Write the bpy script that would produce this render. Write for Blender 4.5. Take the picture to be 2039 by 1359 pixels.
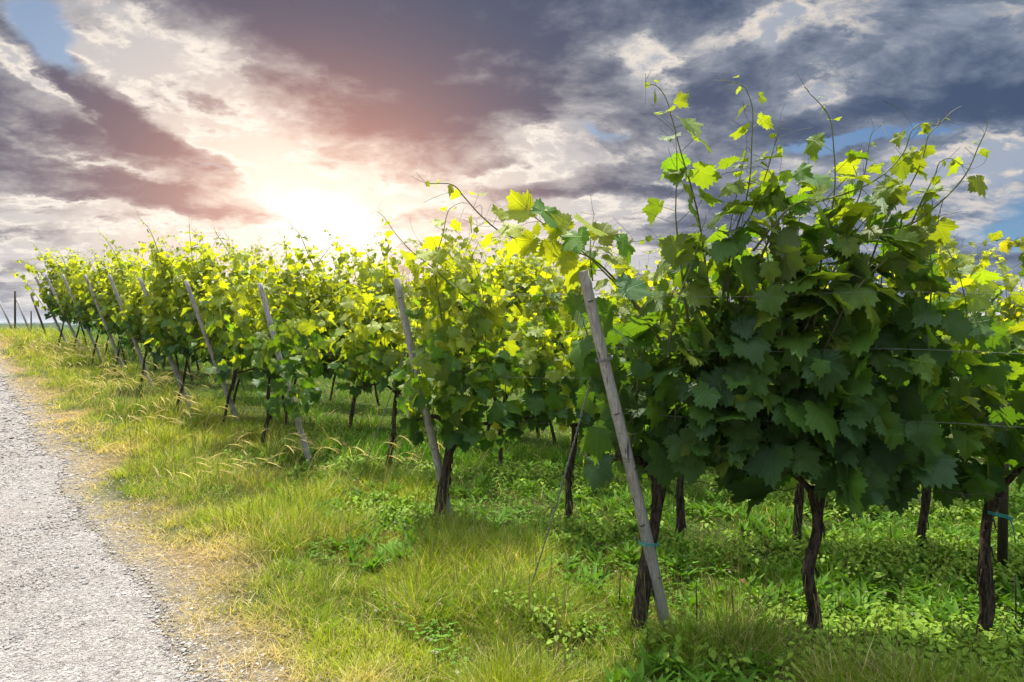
import bpy, math, random
import numpy as np
from mathutils import Vector, Matrix

for o in list(bpy.data.objects):
    bpy.data.objects.remove(o, do_unlink=True)
SC = bpy.context.scene
COL = SC.collection
RAD = math.radians

# ------------------------------------------------------------------ camera
F = 1360.0            # focal length in photo pixels (photo 2039 wide)
CX, HY = 1019.5, 650.0
EYE = 1.69
cam_d = bpy.data.cameras.new("camera")
cam_d.sensor_width = 36.0
cam_d.lens = 36.0 * F / 2039.0
cam_d.clip_start = 0.05
cam_d.clip_end = 20000
cam = bpy.data.objects.new("camera", cam_d)
COL.objects.link(cam)
PITCH = math.atan((679.5 - HY) / F)
cam.location = (0, 0, EYE)
cam.rotation_euler = (math.pi / 2 - PITCH, 0, 0)
SC.camera = cam

# ------------------------------------------------------------------ exposure
SC.view_settings.view_transform = 'Standard'
SC.view_settings.look = 'None'
SC.view_settings.exposure = 1.27
SC.view_settings.gamma = 1.0
SC.render.engine = 'CYCLES'

# ------------------------------------------------------------------ sun
SUN_AZ, SUN_EL = -16.0, 66.0
sd = Vector((math.sin(RAD(SUN_AZ)) * math.cos(RAD(SUN_EL)),
             math.cos(RAD(SUN_AZ)) * math.cos(RAD(SUN_EL)), math.sin(RAD(SUN_EL))))
sun_d = bpy.data.lights.new("sun", 'SUN')
sun_d.energy = 3.9
sun_d.angle = RAD(0.6)
sun_d.color = (1.0, 0.93, 0.80)
sun = bpy.data.objects.new("sun", sun_d)
sun.rotation_euler = sd.to_track_quat('Z', 'Y').to_euler()
sun.location = (0, 0, 30)
COL.objects.link(sun)

# ------------------------------------------------------------------ node helpers
class NT:
    def __init__(s, tree):
        s.t = tree
    def n(s, typ, **kw):
        nd = s.t.nodes.new(typ)
        for k, v in kw.items():
            setattr(nd, k, v)
        return nd
    def put(s, sock, v):
        if v is None:
            return
        if isinstance(v, bpy.types.NodeSocket):
            s.t.links.new(v, sock)
        else:
            sock.default_value = v
    def m(s, op, a, b=None, c=None, clamp=False):
        nd = s.n('ShaderNodeMath', operation=op, use_clamp=clamp)
        s.put(nd.inputs[0], a); s.put(nd.inputs[1], b); s.put(nd.inputs[2], c)
        return nd.outputs[0]
    def v(s, op, a, b=None, c=None):
        nd = s.n('ShaderNodeVectorMath', operation=op)
        s.put(nd.inputs[0], a); s.put(nd.inputs[1], b)
        if c is not None:
            s.put(nd.inputs[3] if op == 'SCALE' else nd.inputs[2], c)
        return nd.outputs['Value'] if op in ('DOT_PRODUCT', 'LENGTH', 'DISTANCE') else nd.outputs['Vector']
    def ss(s, x, lo, hi):
        nd = s.n('ShaderNodeMapRange', interpolation_type='SMOOTHSTEP')
        s.put(nd.inputs[0], x); nd.inputs[1].default_value = lo; nd.inputs[2].default_value = hi
        return nd.outputs[0]
    def mix(s, f, a, b, blend='MIX'):
        nd = s.n('ShaderNodeMix', data_type='RGBA', blend_type=blend)
        s.put(nd.inputs['Factor'], f)
        for sock, val in ((nd.inputs[6], a), (nd.inputs[7], b)):
            if isinstance(val, (tuple, list)) and len(val) == 3:
                val = (*val, 1)
            s.put(sock, val)
        return nd.outputs[2]
    def noise(s, vec, scale, detail=4, rough=0.55, dist=0.0, out=0, lac=2.0):
        nd = s.n('ShaderNodeTexNoise')
        s.put(nd.inputs['Vector'], vec)
        nd.inputs['Scale'].default_value = scale
        nd.inputs['Detail'].default_value = detail
        nd.inputs['Roughness'].default_value = rough
        nd.inputs['Distortion'].default_value = dist
        nd.inputs['Lacunarity'].default_value = lac
        return nd.outputs[out]
    def mapping(s, vec, loc=(0, 0, 0), rot=(0, 0, 0), scale=(1, 1, 1), typ='POINT'):
        nd = s.n('ShaderNodeMapping', vector_type=typ)
        s.put(nd.inputs[0], vec)
        nd.inputs[1].default_value = loc; nd.inputs[2].default_value = rot; nd.inputs[3].default_value = scale
        return nd.outputs[0]

def srgb(r, g, b):
    f = lambda c: ((c / 255 + 0.055) / 1.055) ** 2.4 if c > 10 else c / 255 / 12.92
    return (f(r), f(g), f(b))

# ------------------------------------------------------------------ world: sky with broken evening cloud
def build_world():
    w = bpy.data.worlds.new("World")
    SC.world = w
    w.use_nodes = True
    t = NT(w.node_tree)
    w.node_tree.nodes.clear()
    D = t.n('ShaderNodeTexCoord').outputs['Generated']
    sep = t.n('ShaderNodeSeparateXYZ'); t.put(sep.inputs[0], D)
    dx, dy, dz = sep.outputs
    az = t.m('ARCTAN2', dx, dy)
    el = t.m('ARCSINE', dz)
    comb = t.n('ShaderNodeCombineXYZ'); t.put(comb.inputs[0], az); t.put(comb.inputs[1], el)
    UV = comb.outputs[0]
    # flat cloud deck seen in perspective
    den = t.m('ADD', t.m('MAXIMUM', dz, 0.0), 0.30)
    pc = t.n('ShaderNodeCombineXYZ'); t.put(pc.inputs[0], t.m('DIVIDE', dx, den)); t.put(pc.inputs[1], t.m('DIVIDE', dy, den))
    P = pc.outputs[0]
    warp = t.noise(P, 1.9, 7, 0.62, 0.0, out=1)
    warp = t.v('SUBTRACT', warp, (0.5, 0.5, 0.5))
    UVW = t.v('MULTIPLY_ADD', warp, (0.26, 0.17, 0.0), UV)

    def a_e(px, py):
        a = math.atan((px - CX) / F)
        return a, math.atan((HY - py) / F * math.cos(a))
    def blobs(lst, start):
        acc = start
        for px, py, sx, sy, rot, wgt in lst:
            a, e = a_e(px, py)
            mp = t.mapping(UVW, (a, e, 0), (0, 0, RAD(rot)), (sx / F, sy / F, 1), 'TEXTURE')
            d2 = t.v('DOT_PRODUCT', mp, mp)
            g = t.m('EXPONENT', t.m('MULTIPLY', d2, -1.0))
            acc = t.m('MULTIPLY_ADD', g, wgt, acc)
        return acc
    # noises
    n1 = t.noise(P, 1.3, 10, 0.60, 0.2)
    Ps = t.mapping(P, (3.1, 1.7, 0), (0, 0, RAD(-24)), (1.0, 1.45, 1))
    n2 = t.noise(Ps, 2.3, 14, 0.62, 0.30)
    n3 = t.noise(t.v('ADD', P, t.v('SCALE', warp, None, 0.25)), 8.5, 9, 0.66, 0.2)
    Pl = t.mapping(UVW, (0.3, 0.9, 0), (0, 0, RAD(-5)), (3.2, 17.0, 1))
    n4 = t.noise(Pl, 1.0, 9, 0.62, 0.5)                      # thin layers low over the horizon
    low = t.m('EXPONENT', t.m('MULTIPLY', t.m('MAXIMUM', el, 0.0), -7.0))
    cov = blobs([
        (95, 60, 70, 40, -35, -0.60),
        (1740, 262, 130, 20, -4, -0.66),
        (1990, 430, 130, 55, 0, -0.42),
        (1900, 330, 130, 34, -10, -0.16),
        (1190, 270, 60, 22, -40, -0.30),
        (440, 330, 70, 9, -15, -0.34),
    ], t.m('MULTIPLY_ADD', t.m('SUBTRACT', n1, 0.5), 0.9, t.m('MULTIPLY_ADD', t.m('SUBTRACT', n3, 0.5), 0.25, 0.78)))
    cover = t.ss(cov, 0.36, 0.64)
    thk = blobs([
        (830, 120, 310, 115, -6, 0.66),
        (120, 230, 300, 150, -15, 0.14),
        (1650, 250, 420, 260, 0, 0.16),
        (920, 10, 320, 60, 0, 0.22),
        (1090, 120, 110, 50, -12, 0.42),
        (560, 25, 260, 40, -18, 0.36),
        (820, 225, 190, 50, -5, 0.34),
        (90, 125, 220, 22, -30, 0.48),
        (260, 215, 170, 20, -24, 0.44),
        (20, 210, 120, 26, -20, 0.30),
        (40, 310, 210, 34, -8, 0.46),
        (300, 345, 120, 20, -6, 0.40),
        (420, 395, 150, 18, -2, 0.52),
        (140, 372, 150, 16, 0, 0.35),
        (60, 425, 90, 10, 0, 0.30),
        (760, 330, 60, 18, 0, 0.22),
        (1235, 395, 125, 20, 4, 0.66),
        (1180, 362, 40, 16, 0, 0.25),
        (1110, 410, 90, 10, 0, 0.30),
        (1500, 395, 170, 30, 0, 0.42),
        (1470, 130, 200, 45, 10, 0.30),
        (1400, 210, 160, 55, 0, 0.26),
        (1960, 70, 170, 55, -10, 0.42),
        (1980, 215, 120, 55, 0, 0.52),
        (1760, 190, 150, 26, 0, 0.34),
        (1860, 490, 160, 20, 0, 0.40),
        (1720, 560, 330, 48, 0, 0.50),
        (990, 330, 120, 22, -8, 0.24),
        # bright areas
        (1285, 70, 36, 60, 10, -0.50),
        (1310, 130, 30, 34, 0, -0.45),
        (1530, 50, 85, 20, 12, -0.60),
        (1510, 80, 30, 18, 0, -0.35),
        (1640, 150, 55, 28, 10, -0.45),
        (1720, 25, 90, 34, -10, -0.40),
        (1120, 240, 110, 60, 10, -0.45),
        (1020, 370, 130, 16, 5, -0.40),
        (1300, 378, 50, 7, 0, -0.55),
        (330, 75, 150, 34, -30, -0.40),
        (200, 100, 60, 14, -20, -0.45),
        (60, 115, 60, 14, -10, -0.40),
        (540, 290, 160, 36, -22, -0.45),
        (110, 172, 170, 9, -22, -0.55),
        (230, 290, 180, 8, -16, -0.45),
        (60, 245, 110, 7, -14, -0.40),
        (330, 150, 120, 10, -30, -0.35),
        (180, 400, 160, 7, -4, -0.35),
        (620, 355, 130, 26, -10, -0.50),
        (400, 250, 150, 14, -30, -0.35),
        (650, 440, 170, 60, 0, -0.50),
        (180, 450, 280, 20, 0, -0.40),
        (150, 540, 420, 45, 0, -0.30),
        (1200, 500, 300, 50, 0, -0.60),
        (750, 520, 350, 40, 0, -0.25),
        (1980, 310, 80, 24, 20, -0.50),
        (1860, 330, 200, 16, -8, -0.25),
    ], t.m('ADD', t.m('MULTIPLY', t.m('SUBTRACT', n2, 0.5), 3.1),
           t.m('ADD', t.m('MULTIPLY_ADD', t.m('SUBTRACT', n3, 0.5), 1.25, 0.40),
               t.m('MULTIPLY', t.m('MULTIPLY', t.m('SUBTRACT', n4, 0.5), 3.4), low))))
    thick = t.ss(thk, -0.15, 1.15)
    rim = t.m('MULTIPLY', t.ss(thk, -0.10, 0.22), t.m('SUBTRACT', 1.0, t.ss(thk, 0.22, 0.55)))
    sa, se = a_e(650, 440)
    def near(sx, sy, ref=UV):
        mp = t.mapping(ref, (sa, se, 0), (0, 0, 0), (sx / F, sy / F, 1), 'TEXTURE')
        return t.m('EXPONENT', t.m('MULTIPLY', t.v('DOT_PRODUCT', mp, mp), -1.0))
    warm = near(740, 470)
    warm2 = near(330, 240)
    hz = t.m('EXPONENT', t.m('MULTIPLY', t.m('MAXIMUM', el, 0.0), -9.0))
    sky = t.n('ShaderNodeTexSky', sky_type='NISHITA')
    sky.sun_disc = False
    sky.sun_elevation = RAD(SUN_EL)
    sky.sun_rotation = RAD(SUN_AZ)
    sky.air_density = 1.0; sky.dust_density = 0.6; sky.ozone_density = 2.5
    clear = t.mix(1.0, sky.outputs[0], (0.030, 0.052, 0.072), 'MULTIPLY')
    clear = t.mix(t.m('MULTIPLY', warm, 0.75), clear, srgb(214, 222, 226))
    light = t.mix(warm, srgb(150, 162, 180), srgb(222, 212, 202))
    light = t.mix(warm2, light, (1.15, 0.84, 0.66))
    dark = t.mix(warm, srgb(54, 76, 108), srgb(104, 101, 114))
    dark = t.mix(warm2, dark, srgb(222, 156, 132))
    light = t.mix(t.m('MULTIPLY', hz, 0.75), light, t.mix(warm, srgb(150, 172, 208), srgb(255, 236, 206)))
    mid = t.mix(thick, light, dark)
    # sunlit rims where thick cloud gives way
    mid = t.mix(t.m('MULTIPLY', rim, t.m('MULTIPLY', t.ss(n3, 0.40, 0.58), 0.75)), mid, t.mix(warm, srgb(232, 220, 204), (1.25, 1.12, 0.98)))
    colr = t.mix(cover, clear, mid)
    # the sun's glare scattered through the cloud, with the denser bars still showing
    veil = t.m('SUBTRACT', 1.0, t.m('MULTIPLY', thick, 0.75))
    core = near(74, 50, UVW); halo = near(225, 135, UVW)
    g1 = t.mix(t.m('MULTIPLY', t.m('MULTIPLY', halo, veil), 0.8), colr, (1.35, 1.12, 0.92))
    g2 = t.mix(t.m('MINIMUM', t.m('MULTIPLY', core, t.m('MULTIPLY_ADD', veil, 0.8, 0.45)), 1.0), g1, (1.75, 1.65, 1.45))
    bg = t.n('ShaderNodeBackground'); t.put(bg.inputs[0], g2); t.put(bg.inputs[1], t.m('MULTIPLY_ADD', t.ss(el, 0.50, 1.10), 3.9, 0.43))   # unseen sky overhead boosted, an added fill to lift the shadows
    out = t.n('ShaderNodeOutputWorld'); w.node_tree.links.new(bg.outputs[0], out.inputs[0])
    w.cycles.sampling_method = 'MANUAL'
    w.cycles.sample_map_resolution = 512
build_world()

# ------------------------------------------------------------------ terrain
SX0, SY0 = 0.86, 3.80                       # foot of the nearest leaning post
Ux, Uy = -0.647, 0.762                      # along the road, away from the eye
Vx, Vy = -0.762, -0.647                     # from the posts towards the road
RX, RY = 0.981, -0.196                      # along the vine rows
NX, NY = 0.196, 0.981                       # across the vine rows, away from the eye

def g_s(s):
    s = np.asarray(s, float)
    a = 0.03 * s + 0.0012 * s * s
    b = 1.16 + 0.08 * (s - 21) - 0.0062 * (s - 21) ** 2
    r = np.where(s < 21, a, b)
    r = np.where(s < 0, 0.03 * s * np.exp(np.minimum(s, 0) * 0.6), r)
    return np.maximum(r, -9.0)

def vnoise(x, y, seed=0):
    x = np.asarray(x, float); y = np.asarray(y, float)
    xi = np.floor(x).astype(np.int64); yi = np.floor(y).astype(np.int64)
    fx = x - xi; fy = y - yi
    fx = fx * fx * (3 - 2 * fx); fy = fy * fy * (3 - 2 * fy)
    def h(a, b):
        n = (a * 374761393 + b * 668265263 + seed * 974711) & 0x7fffffff
        n = ((n ^ (n >> 13)) * 1274126177) & 0x7fffffff
        return ((n ^ (n >> 16)) & 0xffff) / 65535.0
    return (h(xi, yi) * (1 - fx) + h(xi + 1, yi) * fx) * (1 - fy) + (h(xi, yi + 1) * (1 - fx) + h(xi + 1, yi + 1) * fx) * fy
def fbm(x, y, seed=0, o=4):
    a, t, s = 0.5, 0, 0
    for i in range(o):
        t = t + a * vnoise(x * 2 ** i, y * 2 ** i, seed + i * 17); s += a; a *= 0.5
    return t / s

def sv(x, y):
    return (x - SX0) * Ux + (y - SY0) * Uy, (x - SX0) * Vx + (y - SY0) * Vy
def gz(x, y):
    s, v = sv(np.asarray(x, float), np.asarray(y, float))
    z = g_s(s)
    near = np.clip((90 - np.hypot(x, y)) / 60, 0, 1)
    bump = (fbm(x * 0.9, y * 0.9, 5) - 0.5) * 0.10 + (fbm(x * 3.1, y * 3.1, 8) - 0.5) * 0.04
    offroad = np.clip((1.95 - v) / 0.5, 0, 1)
    return z + bump * near * (0.15 + 0.85 * offroad)

CP, SP = math.cos(PITCH), math.sin(PITCH)
def ray(px, py):
    a = (px - 1019.5) / F; b = (679.5 - py) / F
    d = Vector((a, CP + b * SP, -SP + b * CP))
    return d / d.y                                # unit step in depth
def at(px, py, depth):
    d = ray(px, py)
    return Vector((d.x * depth, depth, EYE + d.z * depth))
def hit(px, py):
    d = ray(px, py); y = 2.0
    while y < 60:
        if EYE + d.z * y <= float(gz(d.x * y, y)):
            break
        y += 0.01
    return Vector((d.x * y, y, float(gz(d.x * y, y))))

# ------------------------------------------------------------------ mesh building
class Acc:
    """collects vertices, polygons, per-vertex uv and colour; links them as one mesh object"""
    def __init__(s):
        s.v, s.f3, s.f4, s.uv, s.c, s.n = [], [], [], [], [], 0
    def add(s, v, f3=None, f4=None, uv=None, c=None):
        v = np.asarray(v, float).reshape(-1, 3); k = len(v)
        s.v.append(v)
        if f3 is not None and len(f3): s.f3.append(np.asarray(f3, np.int64).reshape(-1, 3) + s.n)
        if f4 is not None and len(f4): s.f4.append(np.asarray(f4, np.int64).reshape(-1, 4) + s.n)
        s.uv.append(np.zeros((k, 2)) if uv is None else np.asarray(uv, float).reshape(-1, 2))
        cc = np.ones((k, 3)) * 0.5 if c is None else np.broadcast_to(np.asarray(c, float), (k, 3))
        s.c.append(cc); s.n += k
    def mesh(s, name, mats, smooth=True):
        me = bpy.data.meshes.new(name)
        if s.n == 0: return me
        v = np.concatenate(s.v)
        f3 = np.concatenate(s.f3) if s.f3 else np.zeros((0, 3), np.int64)
        f4 = np.concatenate(s.f4) if s.f4 else np.zeros((0, 4), np.int64)
        me.vertices.add(len(v)); me.vertices.foreach_set('co', v.ravel())
        me.loops.add(f3.size + f4.size)
        me.loops.foreach_set('vertex_index', np.concatenate([f3.ravel(), f4.ravel()]).astype(np.int32))
        me.polygons.add(len(f3) + len(f4))
        st = np.concatenate([np.arange(len(f3)) * 3, f3.size + np.arange(len(f4)) * 4]).astype(np.int32)
        me.polygons.foreach_set('loop_start', st)
        me.update(calc_edges=True)
        a = me.attributes.new('luv', 'FLOAT2', 'POINT'); a.data.foreach_set('vector', np.concatenate(s.uv).ravel())
        a = me.attributes.new('col', 'FLOAT_COLOR', 'POINT')
        c = np.concatenate(s.c); a.data.foreach_set('color', np.concatenate([c, np.ones((len(c), 1))], 1).ravel())
        me.polygons.foreach_set('use_smooth', np.full(len(me.polygons), smooth))
        for m in (mats if isinstance(mats, (list, tuple)) else [mats]): me.materials.append(m)
        me.update()
        return me
    def obj(s, name, mat, parent=None, smooth=True):
        o = bpy.data.objects.new(name, s.mesh(name, mat, smooth))
        COL.objects.link(o)
        if parent is not None: o.parent = parent
        return o

def tag(o, label=None, cat=None, group=None, kind=None):
    if label: o['label'] = label
    if cat: o['category'] = cat
    if group: o['group'] = group
    if kind: o['kind'] = kind
    return o
def empty(name, loc, label, cat, group=None):
    o = bpy.data.objects.new(name, None); COL.objects.link(o)
    o.empty_display_size = 0.1
    o.location = loc
    return tag(o, label, cat, group)

def tube(acc, pts, rad, sides=6, c=None, cap=True, bump=None):
    pts = np.asarray(pts, float); n = len(pts)
    rad = np.broadcast_to(np.asarray(rad, float), (n,))
    t = np.gradient(pts, axis=0); t /= np.linalg.norm(t, axis=1, keepdims=True) + 1e-9
    ref = np.array([0.0, 0, 1]) if abs(t[0, 2]) < 0.8 else np.array([1.0, 0, 0])
    e1 = np.cross(t, ref); e1 /= np.linalg.norm(e1, axis=1, keepdims=True) + 1e-9
    e2 = np.cross(t, e1)
    th = np.arange(sides) / sides * 2 * np.pi
    R = rad[:, None] * (np.ones((n, sides)) if bump is None else bump)
    v = pts[:, None, :] + R[..., None] * (np.cos(th)[None, :, None] * e1[:, None, :] + np.sin(th)[None, :, None] * e2[:, None, :])
    i = np.arange(n - 1)[:, None] * sides; j = np.arange(sides)[None, :]; k = (j + 1) % sides
    f4 = np.stack([i + j, i + k, i + sides + k, i + sides + j], -1).reshape(-1, 4)
    v = v.reshape(-1, 3); f3 = None
    uv = np.stack([np.tile(th, n), np.repeat(np.linspace(0, 1, n), sides)], 1)
    if cap:
        v = np.vstack([v, pts[:1], pts[-1:]]); uv = np.vstack([uv, [[0, 0], [0, 1]]])
        a = n * sides; j1 = np.arange(sides); k1 = (j1 + 1) % sides
        f3 = np.vstack([np.stack([np.full(sides, a), k1, j1], 1),
                        np.stack([np.full(sides, a + 1), j1 + (n - 1) * sides, k1 + (n - 1) * sides], 1)])
    acc.add(v, f3, f4, uv, c)

def smooth_path(P, n):
    """Catmull-Rom through the given points"""
    P = np.asarray(P, float)
    Q = np.vstack([2 * P[0] - P[1], P, 2 * P[-1] - P[-2]])
    out = []
    m = len(P) - 1
    for u in np.linspace(0, m, n):
        i = min(int(u), m - 1); t = u - i
        a, b, c, d = Q[i], Q[i + 1], Q[i + 2], Q[i + 3]
        out.append(0.5 * ((2 * b) + (c - a) * t + (2 * a - 5 * b + 4 * c - d) * t * t + (3 * b - a - 3 * c + d) * t ** 3))
    return np.array(out)

def sticks(acc, A, B, r, c=None):
    """many thin three-sided stalks at once"""
    A = np.asarray(A, float); B = np.asarray(B, float); n = len(A)
    if n == 0: return
    d = B - A; d /= np.linalg.norm(d, axis=1, keepdims=True) + 1e-9
    e1 = np.cross(d, np.array([0.31, 0.22, 0.92])); e1 /= np.linalg.norm(e1, axis=1, keepdims=True) + 1e-9
    e2 = np.cross(d, e1)
    vs = []
    for Q in (A, B):
        for k in range(3):
            a = k * 2.0944
            vs.append(Q + (math.cos(a) * e1 + math.sin(a) * e2) * np.reshape(r, (-1, 1)))
    v = np.stack(vs, 1).reshape(-1, 3)
    q = np.array([[0, 1, 4, 3], [1, 2, 5, 4], [2, 0, 3, 5]])
    f4 = (np.arange(n)[:, None, None] * 6 + q[None]).reshape(-1, 4)
    if c is not None and np.ndim(c) == 2: c = np.repeat(c, 6, axis=0)
    acc.add(v, None, f4, None, c)

# ------------------------------------------------------------------ materials
def new_mat(name):
    m = bpy.data.materials.new(name); m.use_nodes = True
    m.node_tree.nodes.clear()
    t = NT(m.node_tree)
    return m, t, t.n('ShaderNodeOutputMaterial')
def attr(t, name):
    a = t.n('ShaderNodeAttribute'); a.attribute_name = name
    return a
def principled(t, col, rough=0.7, spec=0.3, normal=None):
    p = t.n('ShaderNodeBsdfPrincipled')
    t.put(p.inputs['Base Color'], (*col, 1) if isinstance(col, tuple) and len(col) == 3 else col)
    t.put(p.inputs['Roughness'], rough)
    p.inputs['Specular IOR Level'].default_value = spec
    if normal is not None: t.put(p.inputs['Normal'], normal)
    return p
def bump(t, h, strength=0.4, dist=0.01):
    b = t.n('ShaderNodeBump'); b.inputs['Strength'].default_value = strength; b.inputs['Distance'].default_value = dist
    t.put(b.inputs['Height'], h)
    return b.outputs[0]

def leaf_material(name, veins=True, trans=0.46, spec=0.26, rough=0.50):
    m, t, out = new_mat(name)
    col = attr(t, 'col').outputs['Color']
    pos = t.n('ShaderNodeTexCoord').outputs['Object']
    nz = t.noise(pos, 22, 3, 0.6)
    c = t.mix(t.m('MULTIPLY', t.ss(nz, 0.35, 0.75), 0.35), col, t.mix(1.0, col, (0.62, 0.70, 0.6), 'MULTIPLY'))
    nrm = None
    if veins:
        sp = t.n('ShaderNodeSeparateXYZ'); t.put(sp.inputs[0], attr(t, 'luv').outputs['Vector'])
        x, y = sp.outputs[0], sp.outputs[1]
        ang = t.m('ABSOLUTE', t.m('ARCTAN2', x, y))
        r = t.m('SQRT', t.m('ADD', t.m('MULTIPLY', x, x), t.m('MULTIPLY', y, y)))
        vd = None
        for a in (0.0, 0.90, 1.85):
            q = t.m('MULTIPLY', t.m('ABSOLUTE', t.m('SUBTRACT', ang, a)), r)
            vd = q if vd is None else t.m('MINIMUM', vd, q)
        main = t.m('SUBTRACT', 1.0, t.ss(vd, 0.006, 0.030))
        # side veins branch off the midribs in chevrons
        side = t.m('ABSOLUTE', t.m('SINE', t.m('MULTIPLY', t.m('SUBTRACT', r, t.m('MULTIPLY', vd, 0.9)), 21.0)))
        side = t.m('MULTIPLY', t.m('SUBTRACT', 1.0, t.ss(side, 0.0, 0.22)), 0.5)
        vein = t.m('MAXIMUM', main, side)
        pale = t.mix(1.0, col, (1.7, 1.5, 1.6), 'MULTIPLY')
        c = t.mix(t.m('MULTIPLY', vein, 0.38), c, pale)
        hgt = t.m('ADD', t.m('MULTIPLY', vein, -1.0), t.m('MULTIPLY', t.noise(pos, 90, 3), 0.6))
        nrm = bump(t, hgt, 0.55, 0.004)
    geo = t.n('ShaderNodeNewGeometry')
    # the felted underside of a vine leaf is paler and greyer
    under = t.mix(0.45, c, (0.13, 0.17, 0.10))
    cc = t.mix(geo.outputs['Backfacing'], c, under)
    p = principled(t, cc, rough, spec, nrm)
    tr = t.n('ShaderNodeBsdfTranslucent')
    tc = t.mix(1.0, c, (2.55, 2.25, 0.35), 'MULTIPLY')
    t.put(tr.inputs[0], tc)
    if nrm is not None: t.put(tr.inputs['Normal'], nrm)
    mx = t.n('ShaderNodeMixShader'); mx.inputs[0].default_value = trans
    t.t.links.new(p.outputs[0], mx.inputs[1]); t.t.links.new(tr.outputs[0], mx.inputs[2])
    t.t.links.new(mx.outputs[0], out.inputs[0])
    return m

def simple_attr_mat(name, rough=0.8, spec=0.2, scale=30, amt=0.4, bumps=0.0, bdist=0.004, trans=0.0):
    m, t, out = new_mat(name)
    col = attr(t, 'col').outputs['Color']
    pos = t.n('ShaderNodeTexCoord').outputs['Object']
    nz = t.noise(pos, scale, 4, 0.6)
    c = t.mix(t.m('MULTIPLY', nz, amt), col, t.mix(1.0, col, (0.45, 0.45, 0.45), 'MULTIPLY'))
    p = principled(t, c, rough, spec, bump(t, nz, bumps, bdist) if bumps else None)
    if trans:
        tr = t.n('ShaderNodeBsdfTranslucent'); t.put(tr.inputs[0], t.mix(1.0, col, (1.5, 1.45, 0.6), 'MULTIPLY'))
        mx = t.n('ShaderNodeMixShader'); mx.inputs[0].default_value = trans
        t.t.links.new(p.outputs[0], mx.inputs[1]); t.t.links.new(tr.outputs[0], mx.inputs[2])
        t.t.links.new(mx.outputs[0], out.inputs[0])
    else:
        t.t.links.new(p.outputs[0], out.inputs[0])
    return m

def bark_material():
    m, t, out = new_mat("bark")
    pos = t.n('ShaderNodeTexCoord').outputs['Object']
    st = t.mapping(pos, scale=(1, 1, 0.16))
    a = t.noise(st, 75, 6, 0.65, 0.6)
    b = t.noise(st, 26, 4, 0.6, 0.8)
    c = t.mix(t.ss(a, 0.38, 0.66), (0.018, 0.013, 0.010), (0.100, 0.074, 0.054))
    c = t.mix(t.m('MULTIPLY', t.ss(b, 0.52, 0.72), 0.6), c, (0.12, 0.10, 0.08))
    h = t.m('ADD', a, t.m('MULTIPLY', b, 1.5))
    p = principled(t, c, 0.92, 0.12, bump(t, h, 1.0, 0.012))
    t.t.links.new(p.outputs[0], out.inputs[0])
    return m

def wood_material(name, lo, hi):
    m, t, out = new_mat(name)
    pos = t.n('ShaderNodeTexCoord').outputs['Object']
    st = t.mapping(pos, scale=(1, 1, 0.05))
    a = t.noise(st, 120, 5, 0.65, 0.3)
    b = t.noise(pos, 7, 4, 0.6, 0.5)
    k = t.noise(st, 34, 2, 0.5, 0.2)
    c = t.mix(t.ss(a, 0.30, 0.72), lo, hi)
    c = t.mix(t.m('MULTIPLY', t.ss(b, 0.45, 0.75), 0.45), c, tuple(q * 0.55 for q in lo))
    crack = t.ss(k, 0.66, 0.70)
    c = t.mix(t.m('MULTIPLY', crack, 0.8), c, (0.02, 0.017, 0.014))
    p = principled(t, c, 0.85, 0.2, bump(t, t.m('SUBTRACT', a, crack), 0.6, 0.003))
    t.t.links.new(p.outputs[0], out.inputs[0])
    return m

def plain(name, col, rough=0.6, metal=0.0, spec=0.4):
    m, t, out = new_mat(name)
    pos = t.n('ShaderNodeTexCoord').outputs['Object']
    nz = t.noise(pos, 40, 4, 0.6)
    p = principled(t, t.mix(nz, tuple(c * 0.6 for c in col), tuple(c * 1.35 for c in col)), rough, spec)
    p.inputs['Metallic'].default_value = metal
    t.t.links.new(p.outputs[0], out.inputs[0])
    return m

M_LEAF = leaf_material("vine_leaf", True)
M_LEAF_FAR = leaf_material("vine_leaf_small", False)
M_STEM = simple_attr_mat("shoot_stem", 0.6, 0.3, 60, 0.3)
M_BARK = bark_material()
M_POST = wood_material("weathered_wood", (0.22, 0.21, 0.195), (0.42, 0.40, 0.37))
M_DPOST = wood_material("dark_stake_wood", (0.035, 0.026, 0.02), (0.10, 0.08, 0.06))
M_WIRE = plain("galvanised_wire", (0.16, 0.16, 0.155), 0.7, 0.0, 0.2)
M_RUST = plain("rusty_iron", (0.035, 0.024, 0.018), 0.8, 0.3)
M_TEAL = plain("teal_plastic_tie", (0.03, 0.28, 0.26), 0.45)
M_GRASS = simple_attr_mat("grass_blade", 0.65, 0.12, 6, 0.2, trans=0.38)
M_WEED = simple_attr_mat("weed_leaf", 0.60, 0.14, 40, 0.3, trans=0.30)
M_STONE = simple_attr_mat("gravel_stone", 0.9, 0.15, 60, 0.45, 0.5, 0.004)

def ground_material():
    m, t, out = new_mat("soil_and_thatch")
    pos = t.n('ShaderNodeTexCoord').outputs['Object']
    a = t.noise(pos, 1.3, 5, 0.6); b = t.noise(pos, 28, 6, 0.7); d = t.noise(pos, 130, 4, 0.7)
    col = attr(t, 'col').outputs['Color']
    c = t.mix(t.ss(b, 0.35, 0.68), t.mix(1.0, col, (0.45, 0.42, 0.4), 'MULTIPLY'), col)
    c = t.mix(t.m('MULTIPLY', t.ss(d, 0.5, 0.7), 0.4), c, t.mix(1.0, col, (1.6, 1.5, 1.3), 'MULTIPLY'))
    c = t.mix(t.m('MULTIPLY', a, 0.3), c, (0.05, 0.06, 0.02))
    p = principled(t, c, 0.95, 0.1, bump(t, t.m('ADD', b, t.m('MULTIPLY', d, 0.4)), 1.0, 0.03))
    t.t.links.new(p.outputs[0], out.inputs[0])
    return m
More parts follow.
